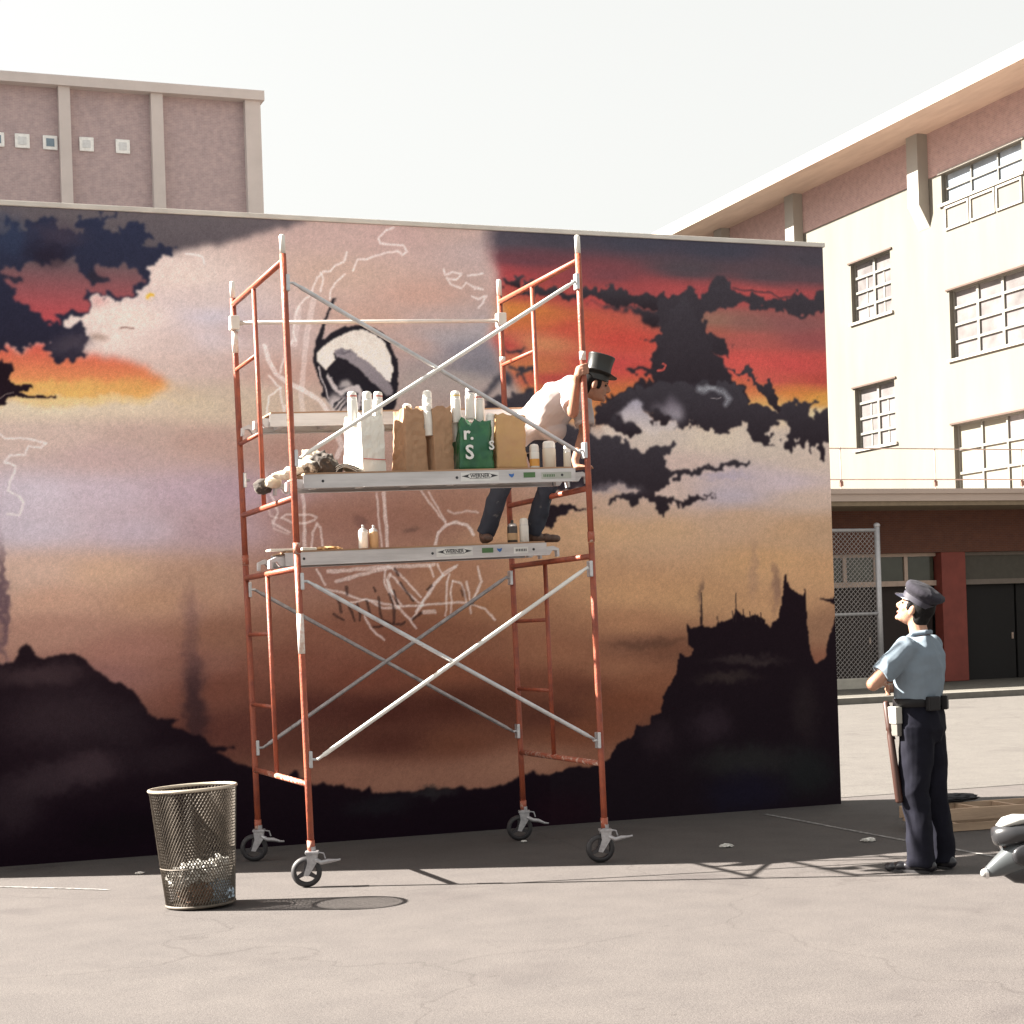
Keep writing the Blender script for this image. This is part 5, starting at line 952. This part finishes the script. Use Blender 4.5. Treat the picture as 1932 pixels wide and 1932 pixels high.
va = [bm.verts.new(p) for p in A_]; vb = [bm.verts.new(p) for p in B2]; vc = [bm.verts.new(p-cu*.005) for p in A_]; vd = [bm.verts.new(p-cu*.005) for p in B2]
for k in range(n_):
    bm.faces.new((va[k], va[k+1], vb[k+1], vb[k])); bm.faces.new((vc[k], vd[k], vd[k+1], vc[k+1])); bm.faces.new((vb[k], vb[k+1], vd[k+1], vd[k]))
obj('cap_peak', bm, M_peak, hat, True)
bm = B(); lathe(bm, [(.02, 0), (.016, .006), (.005, .008)], cc+cf*.112+cu*.035, 10, axis=cf); obj('cap_badge', bm, M_cm, hat)
# nightstick hanging from his belt
st_t, st_b = PP(.160, .16, 1.085), PP(.075, .195, .445)
M_stick = mat('brown_hardwood', (.040, .015, .010), .45, var=.25, scale=9, stretch=(3, 3, .4))
ns = thing('nightstick', st_b, 'long brown wooden nightstick hanging in front of the officer\'s thigh', 'nightstick')
d_ = (st_b-st_t); bm = B(); tube(bm, [st_t, st_t+d_*.02, st_t+d_*.25, st_t+d_*.28, st_t+d_*.30, st_t+d_*.34, st_t+d_*.98, st_b], [.012, .020, .021, .023, .017, .022, .024, .016], 14); obj('baton', bm, M_stick, ns, True)
bm = B(); c = st_t+d_*.30; tube(bm, [c, c+V((.03, -.01, -.05)), PP(.15, .15, 1.0), PP(.14, .15, 1.06)], .004, 6); obj('thong', bm, M_belt, ns)
# ------------------------------------------------------------------ the man in the top hat
man = thing('person', (4.6, -1.55, deckz(ZL, 4.6)), 'man in a black top hat and pale shirt leaning out from the scaffold', 'person')
zf = deckz(ZL, 4.6)
pel, chest, neckb = V((4.72, -1.59, 3.03)), V((4.92, -1.85, 3.26)), V((5.01, -1.95, 3.335))
shN, elN, wrN = V((4.90, -2.04, 3.315)), V((4.826, -2.245, 3.105)), V((4.818, -2.352, 3.305))
shF, elF, wrF = V((5.10, -1.78, 3.235)), V((5.075, -1.86, 3.03)), V((4.935, -1.995, 2.80))
spine = (neckb-pel).normalized(); wid = (shF-shN).normalized(); wid = (wid-spine*wid.dot(spine)).normalized(); dep = spine.cross(wid).normalized()
if dep.z < 0: dep = -dep                                   # dep points out of his back
bm = B()
hf = V((.93, -.28, -.22)).normalized(); hu = (U-hf*U.dot(hf)).normalized(); hc = V((5.085, -2.05, 3.325)); kH = .93
P, q = head(bm, hc, hf, hu, neckb, kH)
loft(bm, [(pel, wid, dep, .13, .095), (pel.lerp(chest, .5), wid, dep, .125, .09), (chest, wid, dep, .15, .10), (neckb-spine*.02, wid, dep, .09, .06)])
cap(bm, shN, elN, .046, .040); cap(bm, elN, wrN, .041, .027); cap(bm, shF, elF, .046, .040); cap(bm, elF, wrF, .041, .028)
pc_ = V((4.847, -2.399, 0))
ell(bm, V((4.812, -2.392, 3.362)), (.020, .034, .046)); cap(bm, wrN, V((4.812, -2.385, 3.345)), .027, .028)
def around(z, r, a0, a1, n_=5): return [V((pc_.x+r*math.cos(math.radians(a0+(a1-a0)*k/n_)), pc_.y+r*math.sin(math.radians(a0+(a1-a0)*k/n_)), z+.004*k)) for k in range(n_+1)]
fingers(bm, [around(3.398-.0205*j, .0335, 185, (335, 350, 345, 320)[j]) for j in range(4)], .0098); fingers(bm, [around(3.385, .035, 165, 60)], .011)
dk = deckz(ZM, 4.93); hp = V((4.955, -2.03, dk+.022)); ell(bm, hp, (.048, .042, .020)); cap(bm, wrF, hp-V((.02, -.01, 0)), .028, .024)
fingers(bm, [[hp+V((.035, -.030+.02*j, 0)), hp+V((.07, -.036+.023*j, .004)), hp+V((.098-.012*abs(j-1.4), -.04+.025*j, -.010))] for j in range(4)], .0088); fingers(bm, [[hp+V((-.01, -.035, 0)), hp+V((.02, -.065, -.002)), hp+V((.045, -.075, -.008))]], .010)
kn = {0: (V((4.655, -1.56, 3.0)), V((4.505, -1.66, 2.665)), V((4.415, -1.52, zf+.085))), 1: (V((4.80, -1.58, 3.0)), V((4.86, -1.68, 2.66)), V((4.775, -1.53, zf+.085)))}
for h_, k_, a_ in kn.values(): cap(bm, h_, k_, .07, .05); cap(bm, k_, a_, .048, .034)
fuse('body', bm, M_skin2, man, .0065, 3); face_bits(P, q, kH, man)
bm = B(); ell(bm, P(-.036, 0, .030), (.088, .077, .085), q); ell(bm, P(-.062, 0, -.035), (.045, .062, .06), q)
for sg in (-1, 1): ell(bm, P(.02, .070*sg, .012), (.02, .010, .045), q)
fuse('hair', bm, M_hair, man, .006, 2)
M_tee = mat('pale_pink_shirt', (.40, .345, .335), .95, var=.05, scale=5)
bm = B(); hem = pel-spine*.06
loft(bm, [(hem-dep*.015, wid, dep, .165, .135), (pel, wid, dep, .165, .135), (pel.lerp(chest, .4)-dep*.01, wid, dep, .165, .135), (pel.lerp(chest, .75), wid, dep, .178, .138), (chest, wid, dep, .182, .130), (chest.lerp(neckb, .5), wid, dep, .165, .108), (neckb-spine*.012, wid, dep, .085, .075)])
ell(bm, pel.lerp(chest, .45)-dep*.075+V((.02, -.01, -.02)), (.12, .10, .10)); cap(bm, V((4.84, -1.74, 3.08)), V((4.87, -1.74, 2.97)), .075, .035)
for s_, e_ in ((shN, elN), (shF, elF)):
    ell(bm, s_, (.078, .078, .075)); tube(bm, [s_, s_.lerp(e_, .45), s_.lerp(e_, .80)], [.078, .074, .070], 18)
fuse('shirt', bm, M_tee, man, .0065, 1, fold=.022, fscale=6.5, fold2=.005, seed=9)
M_jean = mat('worn_dark_jeans', (.022, .026, .040), .88, col2=(.16, .15, .15), thr=(.60, .72), scale=13)
bm = B(); loft(bm, [(pel-V((0, 0, .14)), V((1, 0, 0)), V((0, 1, 0)), .145, .12), (pel-V((0, 0, .05)), V((1, 0, 0)), V((0, 1, 0)), .16, .13), (pel+spine*.05, wid, dep, .15, .115)])
for h_, k_, a_ in kn.values(): tube(bm, [h_, h_.lerp(k_, .6), k_, k_.lerp(a_, .45), a_+V((0, 0, -.012))], [.098, .085, .074, .068, .066], 18)
fuse('jeans', bm, M_jean, man, .007, 2, fold=.015, fscale=9, fold2=.005, seed=4)
M_boot = mat('brown_boot_leather', (.085, .045, .030), .55, var=.35, scale=18)
for (h_, k_, a_), d in ((kn[0], V((-.25, -1, 0)).normalized()), (kn[1], V((1, -.18, 0)).normalized())):
    bm = B(); g = V((a_.x, a_.y, zf)); cap(bm, g+V((0, 0, .05)), a_+V((0, 0, .01)), .047, .046)
    for t, r_, z_ in ((-.045, .040, .042), (.04, .043, .043), (.10, .043, .036), (.15, .040, .032), (.175, .034, .030)): ell(bm, g+d*t+V((0, 0, z_)), (r_, r_, min(r_, z_-.002)))
    cap(bm, g+d*-.04+V((0, 0, .036)), g+d*.16+V((0, 0, .030)), .034, .027)
    fuse('boot', bm, M_boot, man, .006, 3)
M_hat = mat('black_silk_hat', (.012, .013, .012), .38, var=.2, scale=30)
tl = (hu*1.0+hf*.06).normalized(); s_ = tl.cross(hf).normalized(); f_ = s_.cross(tl)
hb = hc+hu*.068*kH
secs = [(hb-tl*.028, f_, s_, .088, .078), (hb+tl*.012, f_, s_, .088, .078), (hb+tl*.014, f_, s_, .142, .118), (hb+tl*.021, f_, s_, .144, .120), (hb+tl*.024, f_, s_, .093, .083), (hb+tl*.07, f_, s_, .088, .079), (hb+tl*.11, f_, s_, .090, .081), (hb+tl*.152, f_, s_, .097, .088), (hb+tl*.156, f_, s_, .092, .083)]
bm = B(); loft(bm, secs, 40)
for v_ in bm.verts:                                        # the brim curls up at its sides
    r_ = v_.co-hb; sd = r_.dot(s_)
    if abs(sd) > .09: v_.co += tl*(abs(sd)-.09)*.55
ht = obj('top_hat', bm, M_hat, man)
bv = ht.modifiers.new('b', 'BEVEL'); bv.width = .003; bv.segments = 2; bv.limit_method = 'ANGLE'
for p in ht.data.polygons: p.use_smooth = len(p.vertices) == 4
ht.data.set_sharp_from_angle(angle=math.radians(40))
bm = B(); loft(bm, [(hb+tl*.0245, f_, s_, .0945, .0845), (hb+tl*.050, f_, s_, .0915, .0815)], 40, False); obj('hat_band', bm, mat('hat_ribbon', (.012, .012, .013), .5), ht, True)
# ------------------------------------------------------------------ wire litter basket with paper
bc = V((2.03, -2.80, 0)); bk = thing('litter_basket', bc, 'tapered steel-mesh litter basket with crumpled paper at its bottom', 'litter basket')
TB = Matrix.Translation(bc) @ Matrix.Rotation(math.radians(-2.2), 4, V((math.sin(.362), math.cos(.362), 0))); HB = .72; R0, R1 = .205, .258
M_mesh = mat('bronze_grey_mesh', (.085, .068, .052), .6, .2, var=.25, scale=20)
bm = B(); nW = 72; seg = 16
for s in (1, -1):
    for k in range(nW):
        pts = []
        for j in range(seg+1):
            v = j/seg; a = 2*PI*k/nW+s*v*PI*.55; r = R0+(R1-R0)*v+.002*s; pts.append((r, a, .02+v*(HB-.03)))
        rings = []
        for r, a, z in pts:
            n_ = V((math.cos(a), math.sin(a), 0)); tg_ = V((-math.sin(a), math.cos(a), 0)); c = n_*r+U*z
            w1 = (tg_*.0036 if True else 0)
            rings.append([bm.verts.new(TB @ (c-w1)), bm.verts.new(TB @ (c+n_*.003)), bm.verts.new(TB @ (c+w1)), bm.verts.new(TB @ (c-n_*.003))])
        for a_, b_ in zip(rings, rings[1:]):
            for i in range(4): bm.faces.new((a_[i], a_[(i+1) % 4], b_[(i+1) % 4], b_[i]))
tag(obj('wire_mesh', bm, M_mesh, bk), kind='stuff')
def hoop(z, r, rad, name, m=M_mesh):
    bm = B(); tube(bm, [TB @ V((r*math.cos(2*PI*k/40), r*math.sin(2*PI*k/40), z)) for k in range(40)], rad, 8, closed=True); return obj(name, bm, m, bk, True)
hoop(HB, R1+.004, .0105, 'rim', mat('rim_steel', (.42, .37, .30), .4, .5, var=.15)); hoop(.02, R0, .010, 'base_hoop'); hoop(.25, R0+(R1-R0)*.33+.003, .004, 'hoop')
bm = B(); lathe(bm, [(R0-.004, .012), (R0-.004, .018)], (0, 0, 0), 32); bmesh.ops.transform(bm, matrix=TB, verts=bm.verts[:]); obj('floor_plate', bm, M_mesh, bk)
M_pap = mat('crumpled_paper', (.60, .58, .54), .9, var=.1, scale=8); M_pap2 = mat('brown_wrapper', (.20, .11, .07), .8, var=.3); M_pap3 = mat('blue_grey_wrapper', (.28, .34, .40), .6, var=.3)
for lab, c, r, m, sq in (('crumpled white paper on the left in the litter basket', (-.10, -.07, .19), .09, M_pap, (1, .8, .75)), ('crumpled white paper in the middle of the litter basket', (.02, -.05, .20), .09, M_pap, (1, .9, .7)), ('crumpled white paper at the right side in the litter basket', (.12, -.03, .205), .085, M_pap, (.8, .8, .95)), ('brown wrapper low in the litter basket', (-.03, -.10, .09), .085, M_pap2, (1.1, .8, .8)), ('blue-grey wrapper low on the right in the litter basket', (.09, -.10, .085), .08, M_pap3, (1, .8, .8)), ('crumpled paper at the back of the litter basket', (.0, .09, .15), .11, M_pap, (1, .8, .9))):
    p0 = TB @ V(c); bm = B(); crumple(bm, p0, r, c[0]*31+4, .55, sq, 4); tag(obj('crumpled_paper', bm, m, loc=p0), lab, 'paper', 'paper in the litter basket')
# ------------------------------------------------------------------ wooden step ladder lying on the ground
M_wood = mat('weathered_pine', (.38, .265, .18), .85, var=.18, scale=5, stretch=(.4, 4, 4), bump=.15)
lad = thing('wooden_ladder', (8.6, -2.1, 0), 'pale wooden step ladder lying on the asphalt behind the officer', 'ladder')
la, lb = V((7.52, -2.34, 0)), V((10.1, -2.55, 0)); ld = (lb-la).normalized(); ln = V((-ld.y, ld.x, 0))
def lbox(s0, s1, n0, n1, z0, z1, name, par=lad, m=M_wood):
    Mx = Matrix(((ld.x, ln.x, 0, la.x), (ld.y, ln.y, 0, la.y), (0, 0, 1, 0), (0, 0, 0, 1))); bm = B(); box(bm, (s0, n0, z0), (s1, n1, z1), .004, Mx); return obj(name, bm, m, par)
lbox(0, 2.62, 0, .028, .085, .175, 'ladder_rail'); lbox(.0, 2.62, .40, .428, .085, .175, 'ladder_rail'); lbox(.15, 2.5, .03, .058, .002, .060, 'back_leg'); lbox(.15, 2.5, .37, .398, .002, .060, 'back_leg')
for k in range(8): lbox(.14+.32*k, .17+.32*k, .0285, .3995, .088, .170, 'step')
for k in range(4): lbox(.3+.6*k, .34+.6*k, .0585, .3695, .010, .05, 'brace_bar')
for s in (.02, 2.5): lbox(s, s+.05, .004, .42, .061, .0845, 'spreader')
bm = B(); crumple(bm, (8.02, -1.86, .20), .2, 7, .3, (1.3, .7, .16), 4); tag(obj('dark_cloth', bm, mat('black_cloth', (.014, .013, .016), .95), loc=(8.02, -1.86, .18)), 'flat black cloth thrown over the wooden ladder', 'cloth')
# ------------------------------------------------------------------ parked scooter, mostly outside the frame
sc0 = V((4.26, -8.32, 0)); sct = thing('motor_scooter', sc0, 'silver-grey motor scooter with pointed front lamp, cut off by the picture edge', 'scooter')
M_sil = mat('silver_grey_enamel', (.075, .082, .086), .28, .2, var=.06, scale=3); M_blk = mat('black_enamel', (.02, .02, .022), .25); M_chr = mat('chrome', (.7, .7, .7), .12, 1.)
ax = V((.93, -.30, .12)).normalized(); t0 = V((3.882, -8.176, .668)); up = (U-ax*U.dot(ax)).normalized(); sd = ax.cross(up)
prof = [(0, .010, .012), (.012, .020, .022), (.045, .030, .036), (.09, .043, .052), (.14, .055, .072), (.20, .066, .085), (.30, .075, .095), (.42, .07, .085), (.50, .04, .05)]
bm = B(); loft(bm, [(t0+ax*d_+up*(.35*d_ if d_ < .2 else .07-.1*(d_-.2)), sd, up, a_, b_) for d_, a_, b_ in prof], 24); tk = obj('tank_body', bm, M_sil, sct, True)
bm = B(); lathe(bm, [(.019, -.006), (.023, 0), (.019, .006)], t0+ax*.004, 20, axis=-ax); obj('lamp_ring', bm, M_chr, tk, True)
bm = B(); ell(bm, t0-ax*.002, (.016, .016, .016)); obj('lamp_lens', bm, mat('lamp_glass', (.35, .34, .33), .1), tk, True)
cb_ = t0+ax*.175+up*.050; sv = (cam.location-cb_).normalized(); sideN = sd if sd.dot(sv) > 0 else -sd
bm = B(); loft(bm, [(cb_+sideN*(.052-.0+o_), ax, up, .085*k_, .043*k_) for o_, k_ in ((0, 1), (.012, .98), (.018, .85))], 24); sp_ = obj('side_panel', bm, M_blk, tk, True)
bm = B(); tube(bm, [cb_+sideN*.074-ax*.028+(ax*math.cos(t)+up*math.sin(t))*.0135 for t in [2*PI*k/20 for k in range(20)]], .0035, 8, closed=True); obj('badge_ring', bm, mat('badge_pink_metal', (.60, .48, .48), .3, .4), sp_, True)
bm = B(); lathe(bm, [(.005, 0), (.004, .003)], cb_+sideN*.073-ax*.028, 10, axis=sideN); obj('badge_dot', bm, MAT['badge_pink_metal'], sp_)
bm = B(); loft(bm, [(t0+ax*.06-up*.005, sd, up, .012, .012), (t0+ax*.10-up*.018, sd, up, .035, .035), (t0+ax*.15-up*.012, sd, up, .05, .055), (t0+ax*.24+up*.01, sd, up, .055, .06), (t0+ax*.36+up*.01, sd, up, .05, .05)], 20); obj('under_cowl', bm, M_blk, sct, True)
sb = t0+ax*.10+up*.125
bm = B(); loft(bm, [(sb-ax*.055+up*.0, sd, up, .01, .012), (sb-ax*.045, sd, up, .045, .034), (sb+ax*.02, sd, up, .065, .046), (sb+ax*.12, sd, up, .07, .046), (sb+ax*.30, sd, up, .06, .035)], 20); se_ = obj('saddle', bm, M_blk, sct, True)
bm = B(); loft(bm, [(sb-ax*.03+up*.036, sd, up, .018, .006), (sb+up*.045, sd, up, .048, .018), (sb+ax*.04+up*.048, sd, up, .055, .020), (sb+ax*.10+up*.045, sd, up, .045, .012), (sb+ax*.14+up*.04, sd, up, .01, .004)], 18); obj('saddle_cover', bm, mat('white_vinyl', (.30, .295, .28), .5), se_, True)
bm = B(); tube(bm, [sb-ax*.02-up*.06, sb-ax*.03-up*.03, sb-ax*.02-up*.02], .008, 8); tube(bm, [sb+ax*.04-up*.03, sb+ax*.035+up*.03], .004, 6); obj('saddle_bracket', bm, M_chr, se_, True)
for cxy, nm in ((V((4.02, -8.225, 0)), 'front'), (V((4.98, -8.53, 0)), 'rear')):
    c = V((4.36 if nm == 'front' else 4.98, -8.33 if nm == 'front' else -8.53, .19)); wn = sd.copy(); wn.z = 0; wn.normalize()
    bm = B(); fd = V((ax.x, ax.y, 0)).normalized(); tube(bm, [c+(fd*math.cos(t)+U*math.sin(t))*.155 for t in [2*PI*k/32 for k in range(32)]], .035, 12, closed=True); wl = obj('wheel', bm, M_rub, sct, True)
    bm = B(); lathe(bm, [(.125, -.02), (.125, .02)], c, 24, axis=wn); obj('wheel_disc', bm, M_sil, wl)
    bm = B(); tube(bm, [c+wn*.05, c+V((0, 0, .25))+wn*.04, t0+ax*(.16 if nm == 'front' else .42)], .014, 8); tube(bm, [c-wn*.05, c+V((0, 0, .25))-wn*.04, t0+ax*(.16 if nm == 'front' else .42)], .014, 8); obj('fork', bm, M_blk, sct, True)
bm = B(); tube(bm, [V((4.30, -8.32, .30)), V((4.55, -8.40, .26)), V((4.98, -8.53, .19))], .03, 10); tube(bm, [V((4.30, -8.32, .30)), t0+ax*.3], .028, 10); obj('frame_tube', bm, M_blk, sct, True)
# ------------------------------------------------------------------ litter on the court
rnd = random.Random(4)
for lab, x, y, s in (('white paper scrap on the shaded asphalt in front of the castle', 5.95, -2.15, .05), ('small white scrap by the wall base close to the basket', 1.93, -1.08, .03), ('white paper scrap lying on the sunlit ground right of the wall', 10.6, 2.2, .07), ('long white paint smear of cloth in the shade near the officer', 6.94, -2.46, .055), ('white scrap under the back right caster', 4.84, -.98, .025)):
    bm = B(); crumple(bm, (x, y, .012), s*.62, x*7, .9, (1.3, .8, .42), 3)
    for v in bm.verts: v.co.z = max(v.co.z, .0045)
    tag(obj('paper_scrap', bm, M_pap, loc=(x, y, 0)), lab, 'paper', 'scraps on the asphalt')
